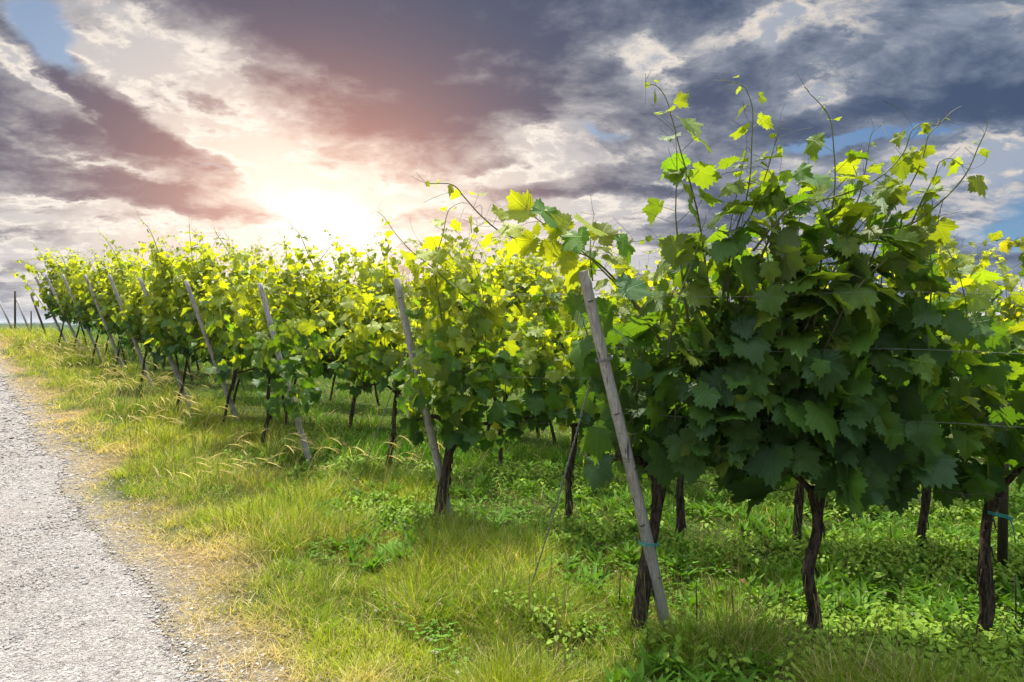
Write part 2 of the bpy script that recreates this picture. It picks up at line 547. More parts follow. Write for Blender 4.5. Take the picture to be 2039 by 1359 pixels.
def road_material():
    m, t, out = new_mat("compacted_gravel")
    pos = t.n('ShaderNodeTexCoord').outputs['Object']
    big = t.noise(pos, 0.9, 5, 0.6)
    med = t.noise(pos, 9, 6, 0.7)
    fin = t.noise(pos, 62, 5, 0.75)
    vo = t.n('ShaderNodeTexVoronoi', feature='F1'); t.put(vo.inputs['Vector'], t.v('ADD', pos, t.v('SCALE', t.noise(pos, 30, 3, 0.6, out=1), None, 0.03))); vo.inputs['Scale'].default_value = 48
    vo2 = t.n('ShaderNodeTexVoronoi', feature='F1'); t.put(vo2.inputs['Vector'], pos); vo2.inputs['Scale'].default_value = 120
    peb = t.ss(vo.outputs['Distance'], 0.15, 0.62)
    c = t.mix(t.ss(med, 0.35, 0.7), (0.38, 0.350, 0.320), (0.52, 0.485, 0.445))
    c = t.mix(t.m('MULTIPLY', t.ss(big, 0.40, 0.66), 0.45), c, (0.36, 0.30, 0.25))
    c = t.mix(t.m('MULTIPLY', peb, 0.35), c, (0.20, 0.18, 0.17))
    bw = t.n('ShaderNodeRGBToBW'); t.put(bw.inputs[0], vo.outputs['Color'])
    cc = t.mix(0.45, c, bw.outputs[0], 'SOFT_LIGHT')
    pits = t.ss(t.m('ADD', fin, t.m('MULTIPLY', t.m('SUBTRACT', med, 0.5), 0.35)), 0.56, 0.72)
    cc = t.mix(t.m('MULTIPLY', pits, 0.65), cc, (0.12, 0.11, 0.105))
    h = t.m('SUBTRACT', t.m('MULTIPLY', fin, -0.8), t.m('MULTIPLY', peb, 1.0))
    h = t.m('ADD', h, t.m('MULTIPLY', med, 1.6))
    h = t.m('SUBTRACT', h, t.m('MULTIPLY', vo2.outputs['Distance'], 0.5))
    p = principled(t, cc, 0.92, 0.15, bump(t, h, 1.0, 0.022))
    t.t.links.new(p.outputs[0], out.inputs[0])
    return m
M_GROUND = ground_material(); M_ROAD = road_material()

# ------------------------------------------------------------------ ground, road, far land
def zone(x, y):
    """how dry (0 green .. 1 straw) the verge is"""
    s, v = sv(x, y)
    w = (fbm(x * 1.1, y * 1.1, 31) - 0.5)
    edge = 2.10 + 0.28 * (fbm(s * 0.8, s * 0 + 3.3, 77) - 0.5)
    e = edge - v                                  # metres in from the road edge
    dry = np.clip(1.15 - e / 0.60 + w * 2.8, 0, 1)
    dry = np.maximum(dry, np.clip((fbm(x * 0.9 + 9, y * 0.9, 41) - 0.62) * 5, 0, 0.6) * np.clip((v - 0.4) / 0.6, 0, 1) * np.clip((y - 4.5) / 1.5, 0, 1))
    return e, dry
def build_ground():
    a = Acc()
    rr = np.concatenate([[0.3], np.geomspace(1.2, 45, 190), np.geomspace(50, 6000, 40)])
    fr = np.linspace(-62, 62, 260); bk = np.linspace(66, 294, 40)
    th = np.radians(np.concatenate([fr, bk]))
    R, T = np.meshgrid(rr, th, indexing='ij')
    X = R * np.sin(T); Y = R * np.cos(T); Z = gz(X, Y)
    n, k = X.shape
    i = np.arange(n - 1)[:, None] * k; j = np.arange(k)[None, :]; j2 = (j + 1) % k
    f = np.stack([i + j, i + j2, i + k + j2, i + k + j], -1).reshape(-1, 4)[:, ::-1]
    v = np.stack([X, Y, Z], -1).reshape(-1, 3)
    e, dry = zone(v[:, 0], v[:, 1])
    c = np.array([0.075, 0.095, 0.022]) * (1 - dry[:, None]) + np.array([0.33, 0.24, 0.12]) * dry[:, None]
    shoulder = np.clip(1 - e / 0.35, 0, 1)[:, None]
    c = c * (1 - shoulder) + np.array([0.36, 0.32, 0.27]) * shoulder
    far = np.clip((np.hypot(v[:, 0], v[:, 1]) - 60) / 60, 0, 1)[:, None]
    c = c * (1 - far) + np.array([0.05, 0.085, 0.03]) * far
    a.add(v, None, f, None, c)
    a.add([[0, 0, gz(0, 0)]])
    ctr = n * k
    a.f3.append(np.stack([np.full(k, ctr), (np.arange(k) + 1) % k, np.arange(k)], 1)[:, ::-1])
    o = a.obj("ground", M_GROUND); tag(o, kind='structure')
def build_road():
    a = Acc()
    S = np.concatenate([np.arange(-14, 14, 0.05), np.arange(14, 44, 0.25)])
    W = np.linspace(0, 1, 60)
    s, w = np.meshgrid(S, W, indexing='ij')
    edge = 2.10 + 0.28 * (fbm(s * 0.8, s * 0 + 3.3, 77) - 0.5) + 0.16 * (fbm(s * 4, s * 0 + 1.3, 78) - 0.5)
    far = 5.9 + 0.2 * (fbm(s * 0.8, s * 0 + 7.3, 79) - 0.5)
    v = edge + (far - edge) * w
    X = SX0 + Ux * s + Vx * v; Y = SY0 + Uy * s + Vy * v
    Z = gz(X, Y) + 0.012 * np.minimum(1, np.minimum(w, 1 - w) * 40) - 0.006 + (fbm(X * 2, Y * 2, 3) - 0.5) * 0.012 * np.minimum(1, np.minimum(w, 1 - w) * 20)
    n, k = X.shape
    i = np.arange(n - 1)[:, None] * k; j = np.arange(k - 1)[None, :]
    f = np.stack([i + j, i + j + 1, i + k + j + 1, i + k + j], -1).reshape(-1, 4)
    a.add(np.stack([X, Y, Z], -1).reshape(-1, 3), None, f)
    o = a.obj("road", M_ROAD); tag(o, kind='structure')
    if sum((o.data.polygons[i].normal.z for i in range(50))) < 0: o.data.flip_normals()
build_ground(); build_road()

def build_far():
    # low wooded hills beyond the crest and a field below them
    for nm, dist, h0, colr, seed in (("far_hills", 2600, 34, (0.05, 0.075, 0.07), 3), ("far_woods", 700, 17, (0.030, 0.055, 0.025), 9)):
        a = Acc(); th = np.radians(np.linspace(-75, 75, 500)); k = len(th)
        prof = h0 * (0.45 + 0.8 * fbm(th * 14, th * 0 + 2.2, seed)) + h0 * 0.12 * fbm(th * 130, th * 0, seed + 1)
        rows = []
        for fr_, hh in ((0.0, 0.0), (0.25, 0.75), (0.5, 1.0), (0.8, 0.7), (1.0, 0.0)):
            r = dist + fr_ * dist * 0.15
            jit = 1 + 0.10 * (fbm(th * 160, th * 0 + fr_ * 9, seed + 5) - 0.5)
            rows.append(np.stack([np.sin(th) * r, np.cos(th) * r, -9.2 + prof * hh * jit], 1))
        v = np.concatenate(rows); n = 5
        i = np.arange(n - 1)[:, None] * k; j = np.arange(k - 1)[None, :]
        f = np.stack([i + j, i + j + 1, i + k + j + 1, i + k + j], -1).reshape(-1, 4)[:, ::-1]
        a.add(v, None, f, None, colr)
        tag(a.obj("hills" if nm == "far_hills" else "wooded_ridge", simple_attr_mat(nm, 1.0, 0.0, 0.05, 0.6)), kind='structure')
build_far()

# ------------------------------------------------------------------ leaves
LOBES_A = np.radians([0, 12, 28, 42, 52, 64, 82, 95, 107, 122, 140, 155, 168, 180])
LOBES_R = np.array([1.0, 0.92, 0.76, 0.84, 0.90, 0.82, 0.66, 0.70, 0.74, 0.64, 0.55, 0.50, 0.40, 0.10])
def leaf_templates(n_out, count, seed, mid=True):
    rng = np.random.default_rng(seed); out = []
    for q in range(count):
        th = np.linspace(-np.pi, np.pi, n_out, endpoint=False)
        at_ = np.abs(th)
        dep = rng.uniform(0.9, 1.7)
        lr = 0.78 + (LOBES_R - 0.78) * np.where(LOBES_R < 0.45, 1, dep)
        r = np.interp(at_, LOBES_A, lr)
        if n_out >= 30:
            r = r * (1 + 0.085 * np.where(np.arange(n_out) % 2 == 0, 1, -1) * (at_ < 2.8)) * (1 + rng.normal(0, 0.02, n_out))
        else:
            r = r * (1 + rng.normal(0, 0.04, n_out))
        asym = 1 + 0.10 * rng.normal() * np.sin(th)
        r = r * asym
        x = np.sin(th) * r * 0.92; y = np.cos(th) * r
        rings = [(0.5, n_out // 2), (1.0, n_out)] if mid else [(1.0, n_out)]
        pts = [[0, 0]]; f3 = []
        if mid:
            h = n_out // 2; sl = slice(0, n_out, 2)
            pts += list(zip(x[sl] * 0.52, y[sl] * 0.52)); pts += list(zip(x, y))
            for i in range(h):
                a0 = 1 + i; a1 = 1 + (i + 1) % h
                o0 = 1 + h + 2 * i; o1 = o0 + 1; o2 = 1 + h + (2 * i + 2) % n_out
                if abs(th[2 * i]) > 3.05: pass
                f3 += [[0, a1, a0], [a0, a1, o1], [a0, o1, o0], [a1, o2, o1]]
        else:
            pts += list(zip(x, y))
            f3 += [[0, 1 + (i + 1) % n_out, 1 + i] for i in range(n_out)]
        p = np.array(pts); X, Y = p[:, 0], p[:, 1]; rr = np.hypot(X, Y); tt = np.arctan2(X, Y)
        fold = rng.uniform(-0.10, 0.42); droop = rng.uniform(0.08, 0.60); cup = rng.uniform(-0.15, 0.22)
        Z = fold * np.abs(X) - droop * np.clip(Y, 0, 2) ** 2 * 0.8 - cup * X ** 2 \
            + 0.10 * rr ** 1.5 * np.sin(tt * rng.integers(3, 6) + rng.uniform(0, 6)) + 0.035 * rr * np.cos(tt * 7.0)
        if rng.random() < 0.25: Z += 0.35 * np.clip(X * rng.choice([-1, 1]) - 0.15, 0, 1) ** 1.3   # a curled side
        out.append((np.stack([X, Y, Z], 1), np.array(f3), p))
    return out
T_HI = leaf_templates(48, 16, 1)
T_MID = leaf_templates(32, 10, 2)
T_LO = leaf_templates(12, 8, 3, mid=False)

PRUNE = []          # (foot, top, half width): leaves tied back from the open face of a post
def keep_clear(P):
    k = np.ones(len(P), bool)
    for b, t, w in PRUNE:
        f = np.clip((P[:, 2] - b[2]) / (t[2] - b[2]), 0, 1)
        c = b + (t - b) * f[:, None]
        dx = (P - c) @ np.array([RX, RY, 0]); dq = (P - c) @ np.array([NX, NY, 0])
        k &= ~((np.abs(dx) < w) & (dq < 0.06) & (P[:, 2] < t[2] - 0.03) & (P[:, 2] > b[2] - 0.05))
    return k
def norm(v): return v / (np.linalg.norm(v, axis=-1, keepdims=True) + 1e-9)
def place_leaves(acc, T, pos, nrm, tip, size, col, rng):
    """pos: petiole junctions, nrm: blade normals, tip: tip directions"""
    if len(pos) == 0: return
    Z = norm(nrm); Y = norm(tip - (tip * Z).sum(1, keepdims=True) * Z); X = np.cross(Y, Z)
    idx = rng.integers(0, len(T), len(pos))
    if PRUNE:
        idx = np.where(keep_clear(pos + norm(tip) * size[:, None] * 0.45 + ORIGIN[0]), idx, -1)
    for k, (tv, tf, tuv) in enumerate(T):
        m = idx == k; n = int(m.sum())
        if n == 0: continue
        s = size[m][:, None, None]
        v = pos[m][:, None, :] + s * (tv[None, :, 0:1] * X[m][:, None, :] + tv[None, :, 1:2] * Y[m][:, None, :] + tv[None, :, 2:3] * Z[m][:, None, :])
        nv = len(tv)
        f = (tf[None] + np.arange(n)[:, None, None] * nv).reshape(-1, 3)
        acc.add(v.reshape(-1, 3), f, None, np.tile(tuv, (n, 1)), np.repeat(col[m], nv, axis=0))

ORIGIN = [np.zeros(3)]
C_OLD = np.array([0.034, 0.082, 0.022]); C_MID = np.array([0.066, 0.145, 0.018]); C_YNG_GLOW = np.array([0.24, 0.29, 0.025]); C_YNG_DULL = np.array([0.105, 0.155, 0.022]); C_YEL = np.array([0.36, 0.36, 0.03])
def leaf_colour(age, rng, youth_glow):
    """age 0 = soft tip leaf, 1 = old hard leaf; youth shifts a whole plant towards fresh growth and paints sun glow into farther rows"""
    y_ = np.broadcast_to(np.asarray(youth_glow, float), (len(age),))
    a = np.clip(age - y_ * 0.5 + rng.normal(0, 0.15, len(age)), 0, 1)[:, None]
    yg = C_YNG_DULL + (C_YNG_GLOW - C_YNG_DULL) * np.clip(y_ * 1.4, 0, 1)[:, None]  # bright yellow end: young leaf colour plus the low sun's wash painted in
    c = np.where(a > 0.5, C_MID + (C_OLD - C_MID) * (a - 0.5) * 2, yg + (C_MID - yg) * a * 2)
    yel = (rng.random(len(age)) < 0.002 + 0.004 * y_)[:, None]
    c = np.where(yel, C_YEL, c)
    return c * rng.uniform(0.75, 1.25, (len(age), 1))

def shoot(sa, la, T, path, r0, rng, youth_glow, l0=0.10, node=0.075, side=None, taper=0.62, tendrils=True, age0=0.75, first=0.0, sides=5, petio=True):
    """a green shoot with leaves along it; path: dense points from base to tip"""
    path = np.asarray(path, float)
    seg = np.linalg.norm(np.diff(path, axis=0), axis=1); L = np.concatenate([[0], np.cumsum(seg)]); tot = L[-1]
    fr = L / tot
    cst = np.array([0.10, 0.11, 0.035]) if youth_glow > 0.3 else np.array([0.075, 0.075, 0.035])
    cols = cst * (1 - fr[:, None]) + np.array([0.16, 0.19, 0.05]) * fr[:, None]
    tube(sa, path, r0 * 1.15 * (1 - 0.68 * fr), sides, np.repeat(cols, sides, axis=0), cap=False)
    ss = []; d = first * tot + rng.uniform(0, node)
    while d < tot - 0.01:
        ss.append(d); d += node * (1 - 0.45 * d / tot) * rng.uniform(0.8, 1.25)
    ss = np.array(ss)
    if len(ss) == 0: return
    P = np.stack([np.interp(ss, L, path[:, i]) for i in range(3)], 1)
    f = ss / tot
    Tn = norm(np.stack([np.interp(ss, L, np.gradient(path[:, i])) for i in range(3)], 1))
    s1 = rng.uniform(0, 6.28)
    if side is None: side = np.array([NX, NY, 0])
    up = np.array([0, 0, 1.0])
    b = norm(np.cross(Tn, np.cross(np.tile(side, (len(ss), 1)), Tn)))
    sg = np.where(np.arange(len(ss)) % 2 == 0, 1.0, -1.0)[:, None]
    o = norm(b * sg + 0.55 * rng.normal(0, 1, (len(ss), 3)) + Tn * 0.5)
    # remaining length to the tip makes small young leaves
    rest = tot - ss
    sz = l0 * np.clip(rest / taper, 0.16, 1.0) ** 0.8 * rng.uniform(0.72, 1.15, len(ss))
    pet = sz * rng.uniform(0.65, 1.15, len(ss))
    J = P + o * pet[:, None] + up * (pet * 0.15)[:, None]
    nr = norm(o * 0.75 + up * 0.75 + rng.normal(0, 0.42, (len(ss), 3)))
    tip = o * 0.6 - up * 0.9 + rng.normal(0, 0.35, (len(ss), 3))
    age = np.clip(rest / 0.9, 0, 1) * age0
    place_leaves(la, T, J, nr, tip, sz, leaf_colour(age, rng, youth_glow), rng)
    if petio: sticks(sa, P, J, np.maximum(0.0011, sz * 0.017), np.tile([0.13, 0.14, 0.04], (len(ss), 1)))
    if tendrils:
        for i in range(len(ss)):
            if rest[i] < 0.75 and rng.random() < 0.42 and f[i] > 0.35:
                d0 = -o[i] + Tn[i] * 0.9 + rng.normal(0, 0.3, 3); d0 /= np.linalg.norm(d0)
                ln = rng.uniform(0.08, 0.2); cu = rng.normal(0, 1, 3) * 0.5
                tt = np.linspace(0, 1, 9)[:, None]
                tp = P[i] + d0 * ln * tt + cu * ln * 0.8 * tt ** 2.5
                tube(sa, tp, 0.0012, 3, [0.13, 0.12, 0.04], cap=False)
        # forked soft tip
        e = path[-1]; d0 = norm(path[-1] - path[-3])
        for q in range(3):
            tt = np.linspace(0, 1, 7)[:, None]
            dd = d0 + rng.normal(0, 0.6, 3)
            tube(sa, e + dd * 0.05 * rng.uniform(0.6, 1.6) * tt + rng.normal(0, 0.02, 3) * tt ** 2, 0.0011, 3, [0.15, 0.13, 0.05], cap=False)

def build_trunk(acc, p0, p1, r, rng, knob=1.6, arms=True, halfw=0.45, detail=1.0):
    """gnarled old stem from p0 up to the head p1 with two bent arms along the wire"""
    n = int(34 * detail) + 6; sd_ = int(14 * detail) + 4
    p0 = np.array(p0, float); p1 = np.array(p1, float)
    t = np.linspace(0, 1, n)
    L = np.linalg.norm(p1 - p0)
    w = np.array([rng.normal(0, 1, 2) for _ in range(3)]); w = np.vstack([[0, 0], w * 0.011 * L / 0.9, [0, 0]])
    off = smooth_path(np.hstack([w, np.zeros((5, 1))]), n)[:, :2]
    pts = p0 + (p1 - p0) * t[:, None]; pts[:, :2] += off
    rr = r * (1.15 - 0.35 * t + 0.25 * np.exp(-t * 9)) * (1 + 0.07 * np.sin(t * 11 + rng.uniform(0, 6)))
    rr = rr * (1 + (knob - 1) * np.exp(-((t - 0.97) / 0.09) ** 2))
    th = np.arange(sd_) / sd_ * 6.283
    TT, HH = np.meshgrid(th, t * L, indexing='xy')
    bp = 1 + 0.55 * (fbm(np.cos(TT) * 2.0 + 7 + rng.uniform(0, 50), np.sin(TT) * 2.0 + HH * 4, 11) - 0.5) + 0.30 * (fbm(np.cos(TT) * 5 + 30, np.sin(TT) * 5 + HH * 9, 12) - 0.5)
    tube(acc, pts, rr, sd_, None, True, bp)
    # loose bark strips
    if detail >= 0.9:
        for _ in range(26):
            i = rng.integers(2, n - 6); a = rng.uniform(0, 6.28); dr = np.array([math.cos(a), math.sin(a), 0])
            b0 = pts[i] + dr * rr[i] * 1.02
            ln = rng.uniform(0.04, 0.12)
            tube(acc, [b0, b0 + dr * 0.006 - [0, 0, ln * 0.5], b0 + dr * rng.uniform(0.004, 0.02) - [0, 0, ln]], [0.004, 0.005, 0.001], 4)
    if arms:
        for sg in (-1, 1):
            e = p1 + np.array([RX, RY, 0]) * sg * halfw + [0, 0, rng.uniform(0.02, 0.08)]
            mid = p1 + np.array([RX, RY, 0]) * sg * halfw * 0.35 + [0, rng.uniform(-.03, .03), rng.uniform(0.05, 0.12)]
            pp = smooth_path([p1 - [0, 0, 0.05], mid, e], 10)
            tube(acc, pp, np.linspace(r * 0.62, 0.011, 10), 7)

def make_vine(x, y, rng, T, label, cat, group, top=None, lean=(0.10, 0.0), r=0.035, youth_glow=0.4, nshoot=12, fill=120, l0=0.105,
              long_p=0.25, half=0.47, far=False, zt=1.95, first_gap=None, knob=1.6, head=0.86, extra=None, low=0.0, wid=0.17, longmax=0.85, strips=True):
    z0 = float(gz(x, y)); ORIGIN[0] = np.array([x, y, z0])
    root = empty("grapevine", (x, y, z0 - 0.0), label, cat, group)
    B = np.array([0.0, 0.0, 0.0])
    hd = np.array([lean[0], lean[1], head])
    ta = Acc(); build_trunk(ta, B - [0, 0, 0.06], hd, r, rng, knob, True, half * 0.9, 0.35 if far else 1.0)
    ta.obj("trunk", M_BARK, root)
    sa, la = Acc(), Acc()
    lo_, hi_ = (-half, half) if first_gap is None else first_gap
    for k in range(nshoot):
        u = lo_ + (hi_ - lo_) * (k + rng.uniform(0.2, 0.8)) / nshoot
        base = hd + np.array([RX, RY, 0]) * u + [0, 0, 0.06]
        isl = rng.random() < long_p
        top_z = zt + rng.normal(0, 0.07) if not isl else zt + rng.uniform(0.25, longmax)
        a1 = rng.normal(0, 0.13); b1 = rng.normal(0, 0.10)
        P = [base, base + [RX * a1 * 0.4 + NX * b1, RY * a1 * 0.4 + NY * b1, (top_z - base[2]) * 0.35],
             base + [RX * a1 + NX * b1 * 0.8, RY * a1 + NY * b1 * 0.8, (top_z - base[2]) * 0.7]]
        bend = rng.normal(-0.05, 0.16); bz = rng.normal(0, 0.10)
        P.append(base + np.array([RX * (a1 + bend) + NX * (b1 + bz), RY * (a1 + bend) + NY * (b1 + bz), top_z - base[2]]))
        if isl: P.append(P[-1] + np.array([RX * (bend * 0.9 - 0.05), RY * bend, rng.uniform(-0.02, 0.08)]))
        shoot(sa, la, T, smooth_path(P, 10 if far else 22), 0.0042, rng, youth_glow, l0, 0.085 if far else 0.078, tendrils=not far or isl,
              sides=3 if far else 5, petio=not far, age0=0.85)
    # side-shoot leaves that close the wall
    if fill:
        u = rng.uniform(lo_ - 0.05, hi_ + 0.05, fill); z = head - 0.02 - low + (zt - head + low - 0.05) * rng.beta(1.0, 1.25, fill)
        hang = np.clip(fbm(u * 3.5 + x * 5, u * 0 + y * 3, 57) - 0.42, 0, 1) * 1.1 - 0.10
        z = z - hang * np.clip(1 - (z - head) / 0.45, 0, 1) * 0.38
        side = np.where(rng.random(fill) < 0.56, -1.0, 1.0)
        thick = wid * (0.75 + 0.5 * np.sin(np.clip((z - head) / 1.1, 0, 1) * np.pi)) * rng.uniform(0.35, 1.35, fill)
        lump = (fbm(u * 3 + x * 3, z * 3, 55) - 0.5) * 0.22
        w = side * (thick + lump)
        pos = np.stack([hd[0] + RX * u + NX * w, hd[1] + RY * u + NY * w, z], 1)
        o = norm(np.stack([NX * side + 0.55 * RX * rng.normal(0, 1, fill), NY * side + 0.3 * rng.normal(0, 1, fill), np.zeros(fill)], 1))
        nr = norm(o * 0.9 + np.array([0, 0, 0.55]) + rng.normal(0, 0.46, (fill, 3)))
        tip = o * 0.35 - np.array([0, 0, 1.0]) + rng.normal(0, 0.35, (fill, 3))
        sz = l0 * rng.uniform(0.50, 1.28, fill)
        small = rng.random(fill) < 0.12; sz = np.where(small, sz * 0.5, sz)
        age = np.where(small, 0.25, 0.55 + 0.4 * (1 - (z - head) / 1.1))
        place_leaves(la, T, pos, nr, tip, sz, leaf_colour(age, rng, youth_glow * (0.25 + 0.95 * np.clip((z - head) / 1.0, 0, 1))), rng)
        if not far:
            inner = pos - o * (sz * 1.1)[:, None] - np.array([0, 0, 0.02])
            sticks(sa, pos, inner, 0.0018, np.tile([0.09, 0.10, 0.035], (fill, 1)))
    if extra: extra(sa, la, np.array([x, y, z0]))
    sa.obj("shoots", M_STEM, root)
    la.obj("foliage", M_LEAF_FAR if far else M_LEAF, root)
    return root

def copy_vine(src, loc, label, group, rot=0.0, sc=1.0):
    c = src.copy(); COL.objects.link(c); c.location = loc; c.rotation_euler = (0, 0, rot); c.scale = (sc, sc, sc)
    c['label'] = label; c['group'] = group
    for ch in src.children:
        d = ch.copy(); COL.objects.link(d); d.parent = c
    return c

# hero shoots traced as free-standing curves, each with its own depth
def px_path(pts, depth0, depth1=None):
    depth1 = depth0 if depth1 is None else depth1
    n = len(pts)
    return [np.array(at(px, py, depth0 + (depth1 - depth0) * i / (n - 1))) for i, (px, py) in enumerate(pts)]
def hero(sa, la, O, pts, d0, d1, rng, youth_glow=0.25, l0=0.085, r=0.0055, node=0.10, age0=0.5, first=0.0, T=None):
    l0 *= 1.25; node *= 0.85
    P = smooth_path(px_path(pts, d0, d1), 46) - O
    shoot(sa, la, T or T_HI, P, r, rng, youth_glow, l0, node, side=np.array([RX, RY, 0]), taper=0.40, tendrils=True, age0=age0, first=first)

def clump(la, O, cx, cy, rx, ry, depth, n, size, youth_glow, g, T):
    # a bush of leaves hanging out round a post
    a = g.uniform(0, 6.283, n); q = np.sqrt(g.random(n))
    P = np.array([at(cx + rx * q_ * math.cos(a_), cy + ry * q_ * math.sin(a_), depth + g.normal(0, 0.06)) for a_, q_ in zip(a, q)]) - O
    nr = np.array([0.0, -0.85, 0.5]) + g.normal(0, 0.42, (n, 3)); tip = np.array([0, -0.25, -1.0]) + g.normal(0, 0.4, (n, 3))
    hz_ = (P[:, 2] - 0.8) / 1.1
    place_leaves(la, T, P, nr, tip, size * g.uniform(0.6, 1.2, n), leaf_colour(np.full(n, 0.7), g, youth_glow * (0.3 + 0.9 * np.clip(hz_, 0, 1))), g)

# ------------------------------------------------------------------ the rows
ORD = ["first", "second", "third", "fourth", "fifth", "sixth", "seventh", "eighth", "ninth", "tenth"]
ROWN = ["nearest row", "second row", "third row", "fourth row", "fifth row", "sixth row", "seventh row", "eighth row", "ninth row", "farthest row"]
POSTS = [((1328, 1255), (1163, 540)), ((897, 1043), (790, 555)), ((617, 928), (517, 565)), ((474, 842), (369, 559)), ((380, 818), (278, 554)),
         ((304, 774), (218, 548)), ((249, 744), (170, 548)), ((204, 723), (125, 547)), ((165, 703), (91, 548)), ((134, 689), (71, 553))]
POST_LABEL = [
    "tall grey leaning post with teal tie, the nearest one, in front of the dark leaves",
    "grey leaning end post beside the thick knotted trunk of the second row",
    "leaning wooden post half buried in bright leaves at the end of the third row",
    "pale grey leaning post standing clear of the leaves at the end of the fourth row",
    "grey leaning end post of the fifth row, just left of the clear pale post",
    "leaning grey post at the end of the sixth row, its pointed top against the leaves",
    "leaning post sunk in leaves at the end of the seventh row",
    "pale leaning post at the end of the eighth row, clear above the leaves",
    "thin leaning post at the end of the ninth row far down the verge",
    "small dark leaning post at the end of the farthest leafy row"]
post_base = []
def build_post(i, base_px, top_px):
    b = hit(*base_px)
    dd = b.y - [0.22, 0.10, -0.02, 0.30, 0.25, 0.25, 0.2, 0.2, 0.2, 0.2][i]
    tp = at(*top_px, dd)
    root = empty("vineyard_post", b, POST_LABEL[i], "post", "leaning wooden end posts of the vine rows")
    L = np.array(tp - b)
    a = Acc(); n = 26; t = np.linspace(-0.12, 1, n)
    rng = np.random.default_rng(100 + i)
    pts = L * t[:, None] + np.stack([0.006 * np.sin(t * 5 + i), 0.006 * np.cos(t * 4), t * 0], 1)
    r0 = 0.0325
    th = np.arange(12) / 12 * 6.283
    TT, HH = np.meshgrid(th, t, indexing='xy')
    bp = 1 + 0.08 * (fbm(TT * 2 + i * 7, HH * 3, 21) - 0.5)
    tube(a, pts, r0 * (1.05 - 0.18 * t), 12, None, True, bp)
    a.obj("pole", M_POST, root, smooth=True)
    # iron staples that carry the wires
    for k, f in enumerate((0.16, 0.31, 0.47, 0.62, 0.78, 0.92)):
        if i > 4: break
        c = L * f; side = np.array([-NX, -NY, 0]) if k % 2 else np.array([RX * 0.7, -NY * 0.7, 0])
        s = Acc(); q = c + side * r0 * 0.95
        tube(s, smooth_path([q - [0.012, 0, 0.004], q + side * 0.016, q + [0.014, 0, 0.006]], 7), 0.0028, 5)
        s.obj("staple", M_RUST, root)
    post_base.append((b, tp))
for i, (bp_, tp_) in enumerate(POSTS):
    build_post(i, bp_, tp_)

RV = np.array([RX, RY])
def row_point(i, k, first_xy, spacing):
    return first_xy[0] + RX * spacing * k, first_xy[1] + RY * spacing * k

b_, t_ = post_base[0]; PRUNE.append((np.array(b_), np.array(t_), 0.125))
b_, t_ = post_base[1]; bb, tt_ = np.array(b_), np.array(t_)
PRUNE.append((bb + (tt_ - bb) * 0.66, tt_, 0.13)); PRUNE.append((bb, bb + (tt_ - bb) * 0.44, 0.13))
b_, t_ = post_base[2]; bb, tt_ = np.array(b_), np.array(t_)
PRUNE.append((bb + (tt_ - bb) * 0.86, tt_, 0.10)); PRUNE.append((bb, bb + (tt_ - bb) * 0.26, 0.10))
b_, t_ = post_base[3]; PRUNE.append((np.array(b_), np.array(t_), 0.12))
rng = np.random.default_rng(7)
# --- nearest row
r1 = [hit(1265, 1262), hit(1610, 1292), hit(1947, 1282)]
sp1 = (r1[2].x - r1[0].x) / 2
r1.append(Vector((r1[2].x + 0.9, r1[2].y - 0.16, 0)))
def extra_a(sa, la, O):
    g = np.random.default_rng(21)
    hero(sa, la, O, [(1330, 700), (1233, 567), (1171, 511), (1118, 499), (1062, 487), (1000, 464), (956, 428), (927, 396), (900, 368), (850, 366)], 3.7, 3.3, g, 0.75, 0.075, 0.007, 0.12, 0.3, 0.30)
    hero(sa, la, O, [(1300, 640), (1171, 511), (1118, 472), (1074, 440), (1047, 419)], 3.65, 3.4, g, 0.6, 0.105, 0.006, 0.10, 0.4, 0.25)
    hero(sa, la, O, [(1180, 560), (1175, 500), (1181, 440), (1183, 428)], 3.7, 3.65, g, 0.7, 0.07, 0.004, 0.10, 0.3)
    clump(la, O, 1172, 552, 34, 22, 3.42, 7, 0.10, 0.2, g, T_HI)
    # the big backlit leaf and the drooping ones by the post top
    J = np.array([at(1050, 419, 3.4), at(1080, 420, 3.4), at(1150, 470, 3.5), at(1180, 560, 3.6), at(1215, 560, 3.55), at(1240, 480, 3.6), at(1125, 500, 3.5), at(1250, 575, 3.45), at(1120, 450, 3.5), at(1195, 470, 3.6), at(1060, 480, 3.45)]) - O
    nr = np.array([[0.1, -0.85, .45], [.5, -.5, .8], [-.5, -.6, .5], [-.3, -.9, .2], [.5, -.8, .4], [.6, -.6, .5], [0, -.9, .5], [.1, -.7, .8], [.2, -.9, .3], [.1, -.9, .3], [-.2, -.9, .3]], float)
    tp = np.array([[-.8, 0, -.3], [1, 0.2, -.5], [.4, 0, -1], [-.4, 0, -1], [.2, 0, -1], [.5, 0, -1], [-.2, 0, -1], [1, 0, -.3], [-.3, 0, 1], [.5, 0, .9], [-.6, 0, -.8]], float)
    sz = np.array([.12, .14, .12, .11, .12, .12, .09, .14, .10, .11, .09])
    cl = np.array([C_YNG_GLOW, C_MID * 1.1, C_MID * 1.6, C_MID, C_MID * 1.2, C_MID * 1.3, C_YNG_GLOW, C_OLD * 1.5, C_YNG_GLOW * .8, C_YNG_GLOW * .6, C_YNG_GLOW])
    place_leaves(la, T_HI, J, nr, tp, sz, cl, g)
